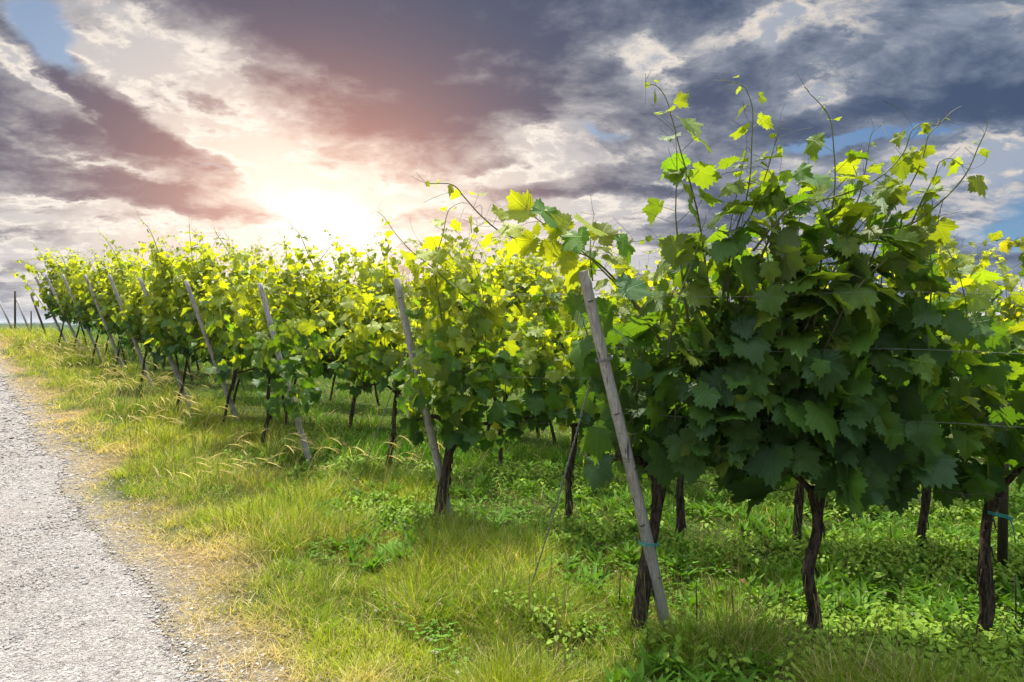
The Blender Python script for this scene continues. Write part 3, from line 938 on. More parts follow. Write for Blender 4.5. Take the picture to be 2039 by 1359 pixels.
def extra_b(sa, la, O):
    g = np.random.default_rng(22)
    hero(sa, la, O, [(1420, 640), (1395, 456), (1377, 375), (1357, 308), (1341, 247), (1326, 196), (1306, 171), (1285, 170)], 3.6, 3.45, g, 0.2, 0.09, 0.006, 0.115)
    hero(sa, la, O, [(1330, 700), (1350, 600), (1380, 520), (1400, 450)], 3.55, 3.45, g, 0.1, 0.12, 0.006, 0.07, 0.65)
    hero(sa, la, O, [(1560, 700), (1550, 620), (1530, 520), (1520, 450)], 3.5, 3.45, g, 0.1, 0.115, 0.006, 0.08, 0.6)
    hero(sa, la, O, [(1370, 640), (1348, 461), (1346, 395), (1348, 334), (1347, 298)], 3.6, 3.5, g, 0.2, 0.095, 0.006, 0.11)
    hero(sa, la, O, [(1430, 640), (1461, 476), (1484, 405), (1494, 349), (1497, 283), (1499, 222), (1489, 186), (1479, 171), (1455, 163)], 3.6, 3.5, g, 0.2, 0.09, 0.006, 0.115)
    hero(sa, la, O, [(1440, 660), (1466, 487), (1497, 425), (1525, 349), (1540, 298), (1550, 258)], 3.6, 3.5, g, 0.15, 0.085, 0.006, 0.12)
    hero(sa, la, O, [(1620, 660), (1640, 482), (1657, 415), (1663, 354), (1660, 293), (1655, 247), (1645, 222), (1627, 201), (1612, 187)], 3.5, 3.4, g, 0.15, 0.08, 0.006, 0.16)
    hero(sa, la, O, [(1480, 600), (1560, 425), (1637, 400), (1713, 375), (1764, 344), (1800, 303), (1815, 262), (1836, 247), (1866, 250)], 3.5, 3.35, g, 0.3, 0.095, 0.0065, 0.13)
    hero(sa, la, O, [(1500, 500), (1560, 425), (1600, 400), (1637, 395)], 3.45, 3.35, g, 0.15, 0.12, 0.006, 0.08)
def extra_c(sa, la, O):
    g = np.random.default_rng(23)
    hero(sa, la, O, [(1640, 700), (1690, 600), (1750, 530), (1830, 470), (1870, 440)], 3.45, 3.3, g, 0.15, 0.115, 0.007, 0.07, 0.55)
    hero(sa, la, O, [(1600, 660), (1650, 560), (1700, 470), (1730, 430)], 3.5, 3.4, g, 0.15, 0.115, 0.006, 0.07, 0.6)
    hero(sa, la, O, [(1690, 600), (1698, 440), (1713, 385), (1724, 334), (1732, 280), (1738, 262)], 3.5, 3.4, g, 0.15, 0.08, 0.005, 0.13)
    hero(sa, la, O, [(1720, 560), (1769, 428), (1810, 374), (1836, 319), (1848, 273), (1866, 252), (1886, 232)], 3.45, 3.35, g, 0.15, 0.08, 0.005, 0.14)
    hero(sa, la, O, [(1790, 500), (1836, 400), (1861, 350), (1871, 324), (1892, 316), (1914, 328)], 3.45, 3.35, g, 0.15, 0.07, 0.005, 0.14)
    hero(sa, la, O, [(1640, 620), (1679, 522), (1739, 466), (1815, 446), (1876, 400), (1922, 349), (1948, 293), (1960, 268)], 3.5, 3.3, g, 0.25, 0.105, 0.007, 0.11)
    hero(sa, la, O, [(1840, 700), (1856, 560), (1848, 480), (1843, 430)], 3.5, 3.45, g, 0.4, 0.08, 0.005, 0.12)
lab1 = ["thick shaggy grapevine at the foot of the nearest post with a shoot arching left",
        "dark grapevine with a bare crooked trunk and the tallest shoots, centre of the nearest row",
        "grapevine with teal tie round its leaning trunk at the right edge",
        "foliage of the vine reaching in past the right frame edge"]
for k, (p, ex, lean, rr_, kb) in enumerate(zip(r1, [extra_a, extra_b, extra_c, None], [(0.14, 0.03), (0.04, 0.02), (0.10, 0.02), (0.1, 0)], [0.037, 0.030, 0.030, 0.030], [1.3, 1.9, 1.7, 1.5])):
    fg = (-0.30, 0.46) if k == 0 else None
    make_vine(p.x, p.y, np.random.default_rng(200 + k), T_HI, lab1[k], "grapevine", "grapevines of the nearest row", lean=lean, r=rr_,
              youth_glow=[0.10, 0.08, 0.45, 0.4][k], nshoot=[13, 15, 10, 9][k], fill=[180, 195, 100, 90][k], l0=[0.13, 0.132, 0.118, 0.118][k], long_p=[0.1, 0.35, 0.25, 0.3][k], half=0.46, zt=[1.88, 2.12, 1.84, 1.84][k], first_gap=fg, knob=kb, extra=ex, longmax=0.45, low=-0.07, wid=0.17)
# --- second row
r2 = [hit(868, 1046), hit(1127, 1052), hit(1350, 1076)]
st = (r2[2].x - r2[1].x)
for q in range(1, 5): r2.append(Vector((r2[2].x + 0.86 * q, r2[2].y - 0.155 * q, 0)))
lab2 = ["grapevine with thick twisted trunk and a fist-like knob beside the second post",
        "grapevine with slim dark trunk seen between the two nearest posts",
        "grapevine of the second row with slim trunk just right of the nearest post",
        "grapevine of the second row hidden behind the crooked bare trunk",
        "second row grapevine in the gap right of the crooked trunk",
        "second row grapevine with short lit trunk near the right edge",
        "second row grapevine of bright leaves behind the trunk at the right edge"]
def extra_d(sa, la, O):
    g = np.random.default_rng(31)
    hero(sa, la, O, [(880, 640), (868, 558), (868, 517), (882, 466), (891, 425), (903, 411), (921, 403)], 5.4, 5.3, g, 0.9, 0.095, 0.006, 0.13)
    hero(sa, la, O, [(960, 620), (906, 575), (859, 531), (821, 502), (788, 466), (768, 437), (753, 422)], 5.4, 5.2, g, 0.9, 0.09, 0.006, 0.13)
    clump(la, O, 850, 745, 70, 52, 5.18, 34, 0.085, 0.8, g, T_HI)
    clump(la, O, 830, 640, 40, 40, 5.30, 8, 0.08, 1.0, g, T_HI)
def extra_e(sa, la, O):
    g = np.random.default_rng(33)
    saved = list(PRUNE); PRUNE.clear()
    clump(la, O, 575, 690, 75, 55, 7.25, 60, 0.095, 0.9, g, T_MID)
    clump(la, O, 575, 770, 60, 50, 7.30, 46, 0.095, 0.5, g, T_MID)
    PRUNE.extend(saved)
for k, p in enumerate(r2):
    make_vine(p.x, p.y, np.random.default_rng(300 + k), T_HI if k < 3 else T_MID, lab2[k], "grapevine", "grapevines of the second row",
              lean=(0.14 if k == 0 else 0.08, 0.02), r=[0.041, 0.027, 0.026, 0.027, 0.027, 0.028, 0.027][k], youth_glow=0.85, nshoot=12, head=0.76 if k == 0 else 0.86, fill=170, l0=0.105,  # raised leaf yellow stands in for sun glow on this row
              long_p=0.22, half=0.47, first_gap=(-0.36, 0.47) if k == 0 else None, knob=2.0 if k == 0 else 1.4, extra=extra_d if k == 0 else None, zt=1.86, longmax=0.6, low=0.02)
# --- third row
f3 = hit(524, 892)
r3 = [f3, hit(773, 938), hit(992, 932)]
for q in range(1, 6): r3.append(Vector((r3[2].x + 0.95 * q, r3[2].y - 0.19 * q, 0)))
for k, p in enumerate(r3):
    lb = ["bushy grapevine at the end of the third row, bright leaves hanging low round its post",
          "third row grapevine with slim dark trunk left of the knotted trunk",
          "third row grapevine with slim trunk right of the knotted trunk"][k] if k < 3 else ["third row grapevine hidden behind the leaning nearest post", "third row grapevine hidden behind the shaggy first trunk of the nearest row", "third row grapevine hidden left of the crooked bare trunk",
          "third row grapevine with its trunk seen small right of the crooked bare trunk", "third row grapevine with its trunk seen small left of the right-edge trunk"][k - 3]
    make_vine(p.x, p.y, np.random.default_rng(400 + k), T_MID, lb, "grapevine", "grapevines of the third row",
              lean=(0.10, 0.02), r=0.022, youth_glow=1.15, nshoot=12, fill=150, l0=0.105, long_p=0.4, half=0.5, extra=extra_e if k == 0 else None, first_gap=(-0.62, 0.66) if k == 0 else ((-.62, .5) if k == 1 else None), zt=1.95, longmax=0.55)  # sun's yellow wash put into the leaf colour, over real young growth
# --- farther rows: five model vines, then copies
first_px = [(410, 838), (312, 793), (250, 750), (191, 738), (151, 713), (113, 700), (96, 688)]
protos = []
for j in range(5):
    x, y = 0, 0
    protos.append(j)
far_rows = []
for i in range(3, 10):
    b, tp = post_base[i]
    # the first vine stands a little in front of the foot of the post, inside the row
    far_rows.append((i, b.x - 0.18, b.y - 0.12))
proto_obj = []
for n_, (i, x, y) in enumerate(far_rows):
    count = [8, 7, 6, 5, 5, 4, 4][n_]
    for k in range(count):
        px_, py_ = x + RX * 0.95 * k, y + RY * 0.95 * k
        if k == 0:
            lb = "grapevine at the foot of the end post of the %s, thin dark leaning trunk" % ROWN[i]
        elif k == 1:
            lb = "grapevine standing next in from the end vine of the %s" % ROWN[i]
        else:
            lb = "leafy grapevine, %s in from the end post of the %s" % (ORD[k], ROWN[i])
        grp = "grapevines of the " + ROWN[i]
        if len(proto_obj) < 5:
            o = make_vine(px_, py_, np.random.default_rng(500 + len(proto_obj)), T_LO if len(proto_obj) else T_LO, lb, "grapevine", grp,
                          lean=(0.20, 0.0), r=0.019, youth_glow=1.2, nshoot=16, fill=230, l0=0.11, long_p=0.45, half=0.5, far=True, zt=2.15, longmax=0.5)  # strongest leaf yellow, painting in the glow around the low sun
            proto_obj.append(o)
        else:
            src = proto_obj[(n_ * 3 + k * 2 + 1) % 5]
            copy_vine(src, (px_, py_, float(gz(px_, py_))), lb, grp, rng.normal(0, 0.05) + (math.pi if (k + n_) % 2 and k > 0 else 0), rng.uniform(0.95, 1.05))

def far_extra(root, paths, d, seed):
    # wind-blown shoots leaning out past the end of a far row
    sh = [c for c in root.children if c.name.startswith('shoots')][0]; fo = [c for c in root.children if c.name.startswith('foliage')][0]
    g = np.random.default_rng(seed); sa, la = Acc(), Acc(); O = np.array(root.location)
    for p in paths:
        P = smooth_path(px_path(p, d), 20) - O
        shoot(sa, la, T_LO, P, 0.008, g, 0.7, 0.12, 0.10, side=np.array([RX, RY, 0]), age0=0.5, sides=4)
    for nm, acc, ob, mt in (('long_shoots', sa, sh, M_STEM), ('shoot_leaves', la, fo, M_LEAF_FAR)):
        acc.obj(nm, mt, root)
ends = {}
for o in list(COL.objects):
    if o.name.startswith('grapevine') and 'foot of the end post' in o.get('label', ''): ends[o['label'].split(' of the ')[-1].split(',')[0]] = o
far_extra(ends['farthest row'], [[(92, 560), (70, 535), (45, 525), (20, 522)], [(96, 540), (85, 515), (75, 500), (63, 486)], [(85, 610), (60, 575), (35, 550), (8, 536)]], ends['farthest row'].location.y, 61)
far_extra(ends['ninth row'], [[(130, 545), (110, 520), (90, 500), (68, 492)], [(135, 540), (120, 505), (105, 490)]], ends['ninth row'].location.y, 62)
far_extra(ends['seventh row'], [[(250, 560), (235, 510), (215, 475), (195, 450)], [(200, 550), (190, 510), (180, 485)]], ends['seventh row'].location.y, 63)
far_extra(ends['fifth row'], [[(400, 600), (385, 540), (378, 490), (376, 458)], [(330, 590), (318, 520), (300, 470), (282, 450)], [(470, 560), (450, 510), (430, 480), (425, 468)]], ends['fifth row'].location.y, 64)
far_extra(ends['fourth row'], [[(640, 560), (615, 510), (598, 470), (575, 443)], [(600, 590), (630, 530), (655, 495), (668, 474)], [(720, 580), (735, 530), (728, 500), (716, 490)]], ends['fourth row'].location.y, 65)

# ------------------------------------------------------------------ wires, stakes, ties
def wire_obj(name, pts, r, label, cat, mat, group=None, sides=5, n=40):
    P = smooth_path(pts, n) if len(pts) > 2 else np.linspace(pts[0], pts[1], n)
    o0 = P[0].copy(); a = Acc(); tube(a, P - o0, r, sides)
    o = a.obj(name, mat); o.location = o0
    return tag(o, label, cat, group)
HW = ["lowest, rusty and wavy, under the leaves", "knee-high", "chest-high", "topmost, just over the post heads"]
for i in range(3):
    b, tp = post_base[i]
    b = np.array(b); tp = np.array(tp)
    for k, f in enumerate((0.44, 0.62, 0.80, 0.94)):
        s = b + (tp - b) * f
        L = [4.2, 6.0, 8.5][i]; n = 60
        t = np.linspace(0, 1, n)
        P = s + np.stack([RX * L * t, RY * L * t, (float(gz(s[0] + RX * L, s[1] + RY * L)) - b[2]) * t * 0.3 - 0.05 * np.sin(t * np.pi * 3) ** 2 * 0.4], 1)
        if k == 0: P[:, 2] += 0.012 * np.sin(t * 160) * (t > 0.05)
        a = Acc(); tube(a, P - s, 0.0010 if k else 0.0024, 4)
        lb = ["thin rusty wavy wire under the leaves of the %s", "thin trellis wire through the lower leaves of the %s",
              "thin trellis wire through the upper leaves of the %s", "topmost thin trellis wire of the %s near the post head"][k] % ROWN[i]
        o = a.obj("trellis_wire", M_RUST if k == 0 else M_WIRE); o.location = s
        tag(o, lb, "wire", "trellis wires strung along the rows")
def guy(top_px, bot_px, d_top, label, r=0.0035, tw=0.006):
    A = np.array(at(*top_px, d_top)); B = np.array(hit(*bot_px))
    n = 90; t = np.linspace(0, 1, n)[:, None]
    P = A + (B - A) * t + np.array([0.0, 0, -0.05]) * np.sin(t * np.pi)
    a = Acc()
    for ph in (0, np.pi):
        tw_ = tw * (0.4 + 0.6 * np.clip(1 - t * 1.2, 0.2, 1))
        Q = P + np.hstack([np.cos(t * 120 + ph) * tw_, np.sin(t * 120 + ph) * tw_, t * 0])
        tube(a, Q - B, r * 0.7, 4)
    o = a.obj("guy_wire", M_WIRE); o.location = B
    tag(o, label, "wire", "twisted guy wires anchoring the end posts")
guy((1190, 705), (1045, 1205), 3.78, "twisted pale guy wire running down left from the nearest post")
guy((806, 700), (703, 985), 5.55, "twisted guy wire hanging from the second post to the straw")
guy((390, 620), (352, 760), 9.0, "twisted guy wire beside the clear pale fourth post", 0.004)
guy((291, 622), (272, 735), 10.6, "twisted guy wire beside the fifth post", 0.004)
# collar of wire on the nearest post
def band(name, c, axis, r, wr, mat, label, cat, loops=2, tail=None, group=None):
    axis = norm(np.array(axis, float)); e1 = norm(np.cross(axis, [0, 1, 0.1])); e2 = np.cross(axis, e1)
    t = np.linspace(0, loops * 2 * np.pi, 30 * loops)[:, None]
    P = (np.cos(t) * e1 + np.sin(t) * e2) * r + axis * (t / (loops * 6.283) - 0.5) * 0.012
    a = Acc(); tube(a, P, wr, 6)
    if tail is not None: tube(a, smooth_path([P[-1], P[-1] + np.array(tail) * 0.5 + [0.01, 0, 0], P[-1] + np.array(tail)], 10), wr, 6)
    o = a.obj(name, mat); o.location = Vector(c)
    return tag(o, label, cat, group)
b0, t0 = np.array(post_base[0][0]), np.array(post_base[0][1])
ax0 = t0 - b0
band("wire_collar", b0 + ax0 * 0.768, ax0, 0.045, 0.003, M_WIRE, "wire wound round the nearest post where the guy wire leaves it", "wire", 3)
v0 = np.array([r1[0].x, r1[0].y, float(gz(r1[0].x, r1[0].y))])
def ellipse_tie(name, A, B, r, mat, label):
    A = np.array(A); B = np.array(B); c = (A + B) / 2; d = B - A; L = np.linalg.norm(d); d /= L
    e = np.cross(d, [0, 0, 1]); t = np.linspace(0, 4 * np.pi, 60)[:, None]
    P = np.cos(t) * d * (L / 2 + r) + np.sin(t) * e * r + np.array([0, 0, 1]) * (t / 12.6 - 0.5) * 0.02 + np.array([0, 0, -0.02]) * np.cos(t)
    a = Acc(); tube(a, P, 0.0035, 6)
    tube(a, smooth_path([P[-1], P[-1] + [0.02, -0.01, -0.06], P[-1] + [0.035, -0.01, -0.15]], 10), 0.0035, 6)
    o = a.obj(name, mat); o.location = c
    return tag(o, label, "tie", "teal plastic ties on the nearest row")
pt = b0 + ax0 * 0.25
ellipse_tie("plant_tie", pt + [0, -0.01, 0], pt + [0.03, 0.07, 0.0], 0.052, M_TEAL, "teal plastic tie round the nearest post and the shaggy trunk")
v2 = np.array([r1[2].x, r1[2].y, float(gz(r1[2].x, r1[2].y))])
ellipse_tie("plant_tie", v2 + [0.10, -0.0, 0.70], v2 + [0.14, 0.02, 0.70], 0.052, M_TEAL, "teal plastic tie high on the trunk at the right edge")
# thin iron rods in the ground and a fallen stick
for (bx, by), (tx, ty), lb in (((1230, 1225), (1235, 1145), "thin black rod left of the shaggy trunk in front"), ((1386, 1262), (1386, 1158), "thin black rod just right of the foot of the nearest post"),
                               ((1459, 1265), (1457, 1168), "thin black rod beside the fallen diagonal stick"), ((1543, 1088), (1545, 1011), "thin black rod in the bright weeds left of the crooked trunk"),
                               ((1774, 1098), (1773, 1046), "short thin black rod in the tall grass right of the crooked trunk"), ((2023, 1264), (2020, 1145), "thin black rod at the right edge of the grass")):
    B = hit(bx, by); Tt = at(tx, ty, B.y)
    a = Acc(); tube(a, [[0, 0, -0.05], list((Tt - B) * 0.5 + Vector((0.004, 0, 0))), list(Tt - B)], [0.0045, 0.004, 0.003], 6)
    o = a.obj("iron_rod", M_RUST); o.location = B; tag(o, lb, "rod", "thin iron rods stuck in the grass")
A_ = hit(1473, 1262); B_ = A_ + Vector((0.24, 0.25, 0.13))
a = Acc(); tube(a, smooth_path([[0, 0, 0.01], [0.10, 0.10, 0.06], [0.17, 0.2, 0.085], list(B_ - A_)], 12), np.linspace(0.008, 0.003, 12), 6)
o = a.obj("fallen_stick", M_BARK); o.location = A_; tag(o, "dark stick lying slanted in the weeds between the two bare trunks", "stick")
# inner row stakes (dark uprights among the leaves)
for (px_, pyt, dd, lb) in ((2003, 655, 4.6, "dark upright stake among the leaves at the right edge"),):
    tpv = at(px_, pyt, dd); gb = float(gz(tpv.x, tpv.y))
    root = empty("inner_stake", (tpv.x, tpv.y, gb), lb, "post")
    a = Acc(); tube(a, [[0, 0, -0.1], [0, 0, (tpv.z - gb) * 0.5], [0, 0, tpv.z - gb]], 0.03, 8); a.obj("pole", M_DPOST, root)
# poles of the next block beyond the crest
for (b_, t_, r_, m_, lb, nm) in (((30, 662), (30, 580), 0.075, M_DPOST, "dark upright stake beyond the crest at far left", "end_stake"),
                            ((62, 668), (33, 596), 0.07, M_POST, "grey brace leaning on the dark upright stake at far left", "brace_pole"),
                            ((29, 664), (-6, 590), 0.07, M_POST, "grey leaning pole cut by the left frame edge", "brace_pole"),
                            ((62, 662), (62, 620), 0.05, M_DPOST, "short dark stake right of the brace at far left", "end_stake"),
                            ((94, 672), (62, 587), 0.07, M_DPOST, "brown leaning post just before the last leafy row", "vineyard_post")):
    d_ = 24.0 if b_[0] != 94 else 21.5
    T_ = at(*t_, d_); Bq = at(b_[0], b_[1], d_); zb = float(gz(Bq.x, Bq.y)); 
    a = Acc(); v = T_ - Vector((Bq.x, Bq.y, zb))
    tube(a, [list(-0.1 * v), list(v * 0.5), list(v)], r_ * 0.45, 9)
    o = a.obj(nm, m_); o.location = (Bq.x, Bq.y, zb); tag(o, lb, "post")

# ------------------------------------------------------------------ grass, weeds, gravel
C_GRN = np.array([0.110, 0.225, 0.014]); C_LUSH = np.array([0.055, 0.180, 0.014]); C_YGR = np.array([0.29, 0.35, 0.026]); C_STR = np.array([0.46, 0.335, 0.17]); C_PALE = np.array([0.56, 0.50, 0.24])
def scatter(n, dmin, dmax, rng, pw=1.0, amin=-0.80, amax=0.80):
    d = dmin * (dmax / dmin) ** (rng.random(n) ** pw)
    a = rng.uniform(amin, amax, n)
    return a * d, d
def blades(acc, x, y, h, w, lean_a, lean, curve, col, rng, nseg=3):
    z = gz(x, y); n = len(x)
    dirx, diry = np.cos(lean_a), np.sin(lean_a)
    fa = rng.uniform(0, 6.28, n); wx, wy = np.cos(fa), np.sin(fa)
    vs = []; cs = []
    for k in range(nseg + 1):
        t = k / nseg
        off = h * (lean * t + curve * t * t)
        zz = z - 0.01 + h * t * (1 - 0.45 * np.clip(curve * t, 0, 1.6)) * np.sqrt(np.clip(1 - lean ** 2 * 0.3, 0.2, 1))
        cx_, cy_ = x + dirx * off, y + diry * off
        ww = w * (1 - t ** 1.4) * 0.5
        if k < nseg:
            vs.append(np.stack([cx_ - wx * ww, cy_ - wy * ww, zz], 1)); vs.append(np.stack([cx_ + wx * ww, cy_ + wy * ww, zz], 1))
        else:
            vs.append(np.stack([cx_, cy_, zz], 1))
    V = np.stack(vs, 1); m = V.shape[1]
    b = np.arange(n)[:, None, None] * m
    q = np.array([[2 * k, 2 * k + 1, 2 * k + 3, 2 * k + 2] for k in range(nseg - 1)])
    f4 = (b + q[None]).reshape(-1, 4)
    f3 = (b + np.array([[[2 * nseg - 2, 2 * nseg - 1, 2 * nseg]]])).reshape(-1, 3)
    acc.add(V.reshape(-1, 3), f3, f4, None, np.repeat(col, m, axis=0))

def build_grass():
    rng = np.random.default_rng(900)
    a = Acc()
    for (n, d0, d1, nseg, ws) in ((260000, 2.7, 7.5, 3, 1.0), (150000, 7.5, 16, 2, 1.7), (90000, 16, 40, 2, 3.2)):
        if d0 > 7: x, y = scatter(n, d0, d1, rng, 1.0, -0.80, 0.62 if d0 < 10 else 0.1)
        else: x, y = scatter(n, d0, d1, rng, 1.0)
        s, v = sv(x, y); e, dry = zone(x, y)
        clump = fbm(x * 2.3, y * 2.3, 61); cl2 = fbm(x * 7, y * 7, 62)
        # density: bare by the road, broken in the dry strip
        dens = np.clip((e + 0.10) / 0.55, 0.0, 1) * np.clip(0.45 + 1.4 * (cl2 - 0.35), 0.12, 1)
        dens = np.where(e < 0.5, dens * np.clip((cl2 - 0.35) * 4, 0.03, 1), dens)
        lawn = np.clip((-v - 0.0) / 0.8, 0, 1)               # inside the vineyard
        keep = rng.random(n) < dens * (1 - 0.25 * lawn)
        x, y, s, v, e, dry, clump, cl2, lawn = [q[keep] for q in (x, y, s, v, e, dry, clump, cl2, lawn)]
        m = len(x)
        tall = np.clip((clump - 0.42) * 4.5, 0, 1) * np.clip((e - 0.35) / 0.5, 0, 1)
        h = (0.05 + 0.06 * rng.random(m) + 0.24 * tall * rng.uniform(0.4, 1.1, m)) * (1 - 0.42 * lawn) * (1 - 0.5 * dry)
        alley = np.clip(np.sin((x * NX + y * NY - (SX0 * NX + SY0 * NY)) / 1.5 * 2 * np.pi - 1.2), 0, 1) * lawn
        h = h * (1 + 0.5 * alley)
        h = h * np.where(d0 > 15, 1.7, 1.25 if d0 > 7 else 1)
        w = 0.0050 * ws * rng.uniform(0.6, 1.4, m)
        dr = dry[:, None]; lw = lawn[:, None]
        g = C_YGR * (1 - lw) + C_GRN * lw
        lush = np.clip((fbm(x * 0.9, y * 0.9, 71) - 0.45) * 4, 0, 1)[:, None]
        g = g * (1 - lush * 0.65) + C_LUSH * lush * 0.65
        c = g * (1 - dr) + C_STR * dr
        dead = rng.random(m) < 0.07 + (0.05 + 0.22 * np.clip(fbm(x * 1.6 + 70, y * 1.6, 72) - 0.45, 0, 1) * 3) * (1 - lawn) + 0.5 * dry
        c = np.where(dead[:, None], C_STR * 0.6 + C_PALE * 0.4, c)
        c = c * rng.uniform(0.6, 1.4, (m, 1)) * (0.78 + 0.55 * cl2[:, None]) * (0.62 + 0.68 * fbm(x * 1.4 + 20, y * 1.4, 73)[:, None])
        lean = np.abs(rng.normal(0.18, 0.22, m)) + dry * 0.5 + dead * 0.15
        blades(a, x, y, h, w, rng.uniform(0, 6.28, m), np.clip(lean, 0, 1.1), rng.uniform(0.0, 0.9, m), c, rng, nseg)
    o = a.obj("grass", M_GRASS, smooth=False)
    tag(o, "mixed green and yellowing grass of the verge and under the vines", "grass", kind='stuff')
    # dry straw lying flat along the verge, seed heads in tufts
    a = Acc(); n = 26000
    x, y = scatter(n, 2.8, 18, rng, 1.0, -0.8, 0.25)
    e, dry = zone(x, y); s, v = sv(x, y)
    keep = (rng.random(n) < dry * 1.1 + 0.10) & (e > 0.02)
    x, y = x[keep], y[keep]; m = len(x)
    c = (C_STR * 0.7 + C_PALE * 0.3) * rng.uniform(0.6, 1.35, (m, 1))
    blades(a, x, y, rng.uniform(0.05, 0.17, m), 0.003 * np.maximum(1, y / 5), rng.uniform(0, 6.28, m), rng.uniform(0.8, 1.5, m), rng.uniform(0.2, 1.6, m), c, rng, 3)
    tag(a.obj("dry_straw", M_GRASS, smooth=False), "dry straw and dead grass lying along the road edge", "dry grass", kind='stuff')
    # arching pale seed heads (wild barley)
    a = Acc()
    tufts = [(150, 800, 1.1, 46), (215, 800, 0.9, 36), (90, 745, 1.2, 40), (250, 775, 0.7, 18), (545, 950, 0.45, 9), (575, 935, 0.40, 5), (480, 960, 0.5, 6), (745, 965, 0.35, 10), (1280, 905, 0.5, 36), (1250, 935, 0.4, 20), (350, 1000, 0.5, 14), (300, 860, 0.6, 40), (40, 700, 2.0, 90), (1620, 985, 0.4, 30), (110, 705, 1.5, 60)]
    for px_, py_, sp, nn in tufts:
        c0 = hit(px_, py_ + 25)
        x = c0.x + rng.normal(0, sp, nn) * 0.6; y = c0.y + rng.normal(0, sp, nn) * 0.6
        for i in range(nn):
            e_, d_ = zone(x[i], y[i])
            if e_ < 0.3: continue
            h = rng.uniform(0.30, 0.60); la_ = rng.uniform(-0.9, 0.9) if rng.random() < 0.75 else rng.uniform(2.4, 3.9)
            dx, dy = math.cos(la_), math.sin(la_); z0 = float(gz(x[i], y[i]))
            P = smooth_path([[x[i], y[i], z0], [x[i] + dx * .06, y[i] + dy * .06, z0 + h * .6], [x[i] + dx * .16, y[i] + dy * .16, z0 + h], [x[i] + dx * .27, y[i] + dy * .27, z0 + h * 0.98], [x[i] + dx * .33, y[i] + dy * .33, z0 + h * 0.88]], 12)
            k = max(1.0, c0.y / 6)
            k = 1 + (k - 1) * 0.35; rad = np.array([.0009] * 7 + [.0025, .004, .0042, .0034, .001]) * k
            tube(a, P, rad, 4, (C_PALE * 1.25 * rng.uniform(0.8, 1.15)), cap=False)
            # bristles
            B = P[7:11]; sticks(a, np.repeat(B, 2, 0), np.repeat(B, 2, 0) + np.array([dx * .05, dy * .05, 0]) + rng.normal(0, .014, (8, 3)), 0.0007 * k, np.tile(C_PALE, (8, 1)))
    tag(a.obj("seed_heads", M_GRASS), "pale arching seed heads of wild barley in the grass", "grass", kind='stuff')
    # thin flowering grass stalks
    a = Acc(); n = 5200
    x, y = scatter(n, 2.9, 13, rng, 1.0, -0.8, 0.7)
    e, dry = zone(x, y); s, v = sv(x, y); cl = fbm(x * 2.3, y * 2.3, 61)
    keep = (e > 0.5) & (cl > 0.46) & (rng.random(n) < np.where(v < -0.4, 0.35, 1.0))
    x, y = x[keep], y[keep]; m = len(x); z = gz(x, y)
    h = rng.uniform(0.18, 0.42, m); A = np.stack([x, y, z], 1); B = A + np.stack([rng.normal(0, .05, m), rng.normal(0, .05, m), h], 1)
    k = np.maximum(1, y / 5)
    sticks(a, A, B, 0.0008 * k, np.tile([0.24, 0.24, 0.07], (m, 1)))
    sticks(a, B, B + (B - A) * 0.22, 0.0022 * k, np.tile([0.30, 0.27, 0.10], (m, 1)))
    tag(a.obj("grass_stalks", M_GRASS), "thin flowering grass stalks standing above the verge grass", "grass", kind='stuff')

def leaf_patch(acc, cx, cy, cz, size, nrm, az, col, rng, shape='ovate'):
    """batch of simple weed leaves with a folded midrib; centre arrays"""
    n = len(cx)
    if shape == 'ovate': t = np.array([[0, 0], [.34, .32], [.40, .62], [0, 1.25], [-.40, .62], [-.34, .32], [0, .5]])
    elif shape == 'long': t = np.array([[0, 0], [.14, .5], [.17, 1.0], [0, 1.9], [-.17, 1.0], [-.14, .5], [0, .9]])
    else: t = np.array([[0, 0], [.42, .2], [.5, .65], [0, .95], [-.5, .65], [-.42, .2], [0, .5]])
    zt = np.array([0, .1, .08, -.22, .08, .1, 0]) + 0
    f3 = np.array([[0, 1, 6], [1, 2, 6], [2, 3, 6], [3, 4, 6], [4, 5, 6], [5, 0, 6]])
    Z = norm(nrm); Y = np.stack([np.cos(az), np.sin(az), np.zeros(n)], 1); Y = norm(Y - (Y * Z).sum(1, keepdims=True) * Z); X = np.cross(Y, Z)
    P = np.stack([cx, cy, cz], 1)
    v = P[:, None] + size[:, None, None] * (t[None, :, 0:1] * X[:, None] + t[None, :, 1:2] * Y[:, None] + zt[None, :, None] * Z[:, None])
    acc.add(v.reshape(-1, 3), (f3[None] + np.arange(n)[:, None, None] * 7).reshape(-1, 3), None, None, np.repeat(col, 7, axis=0))

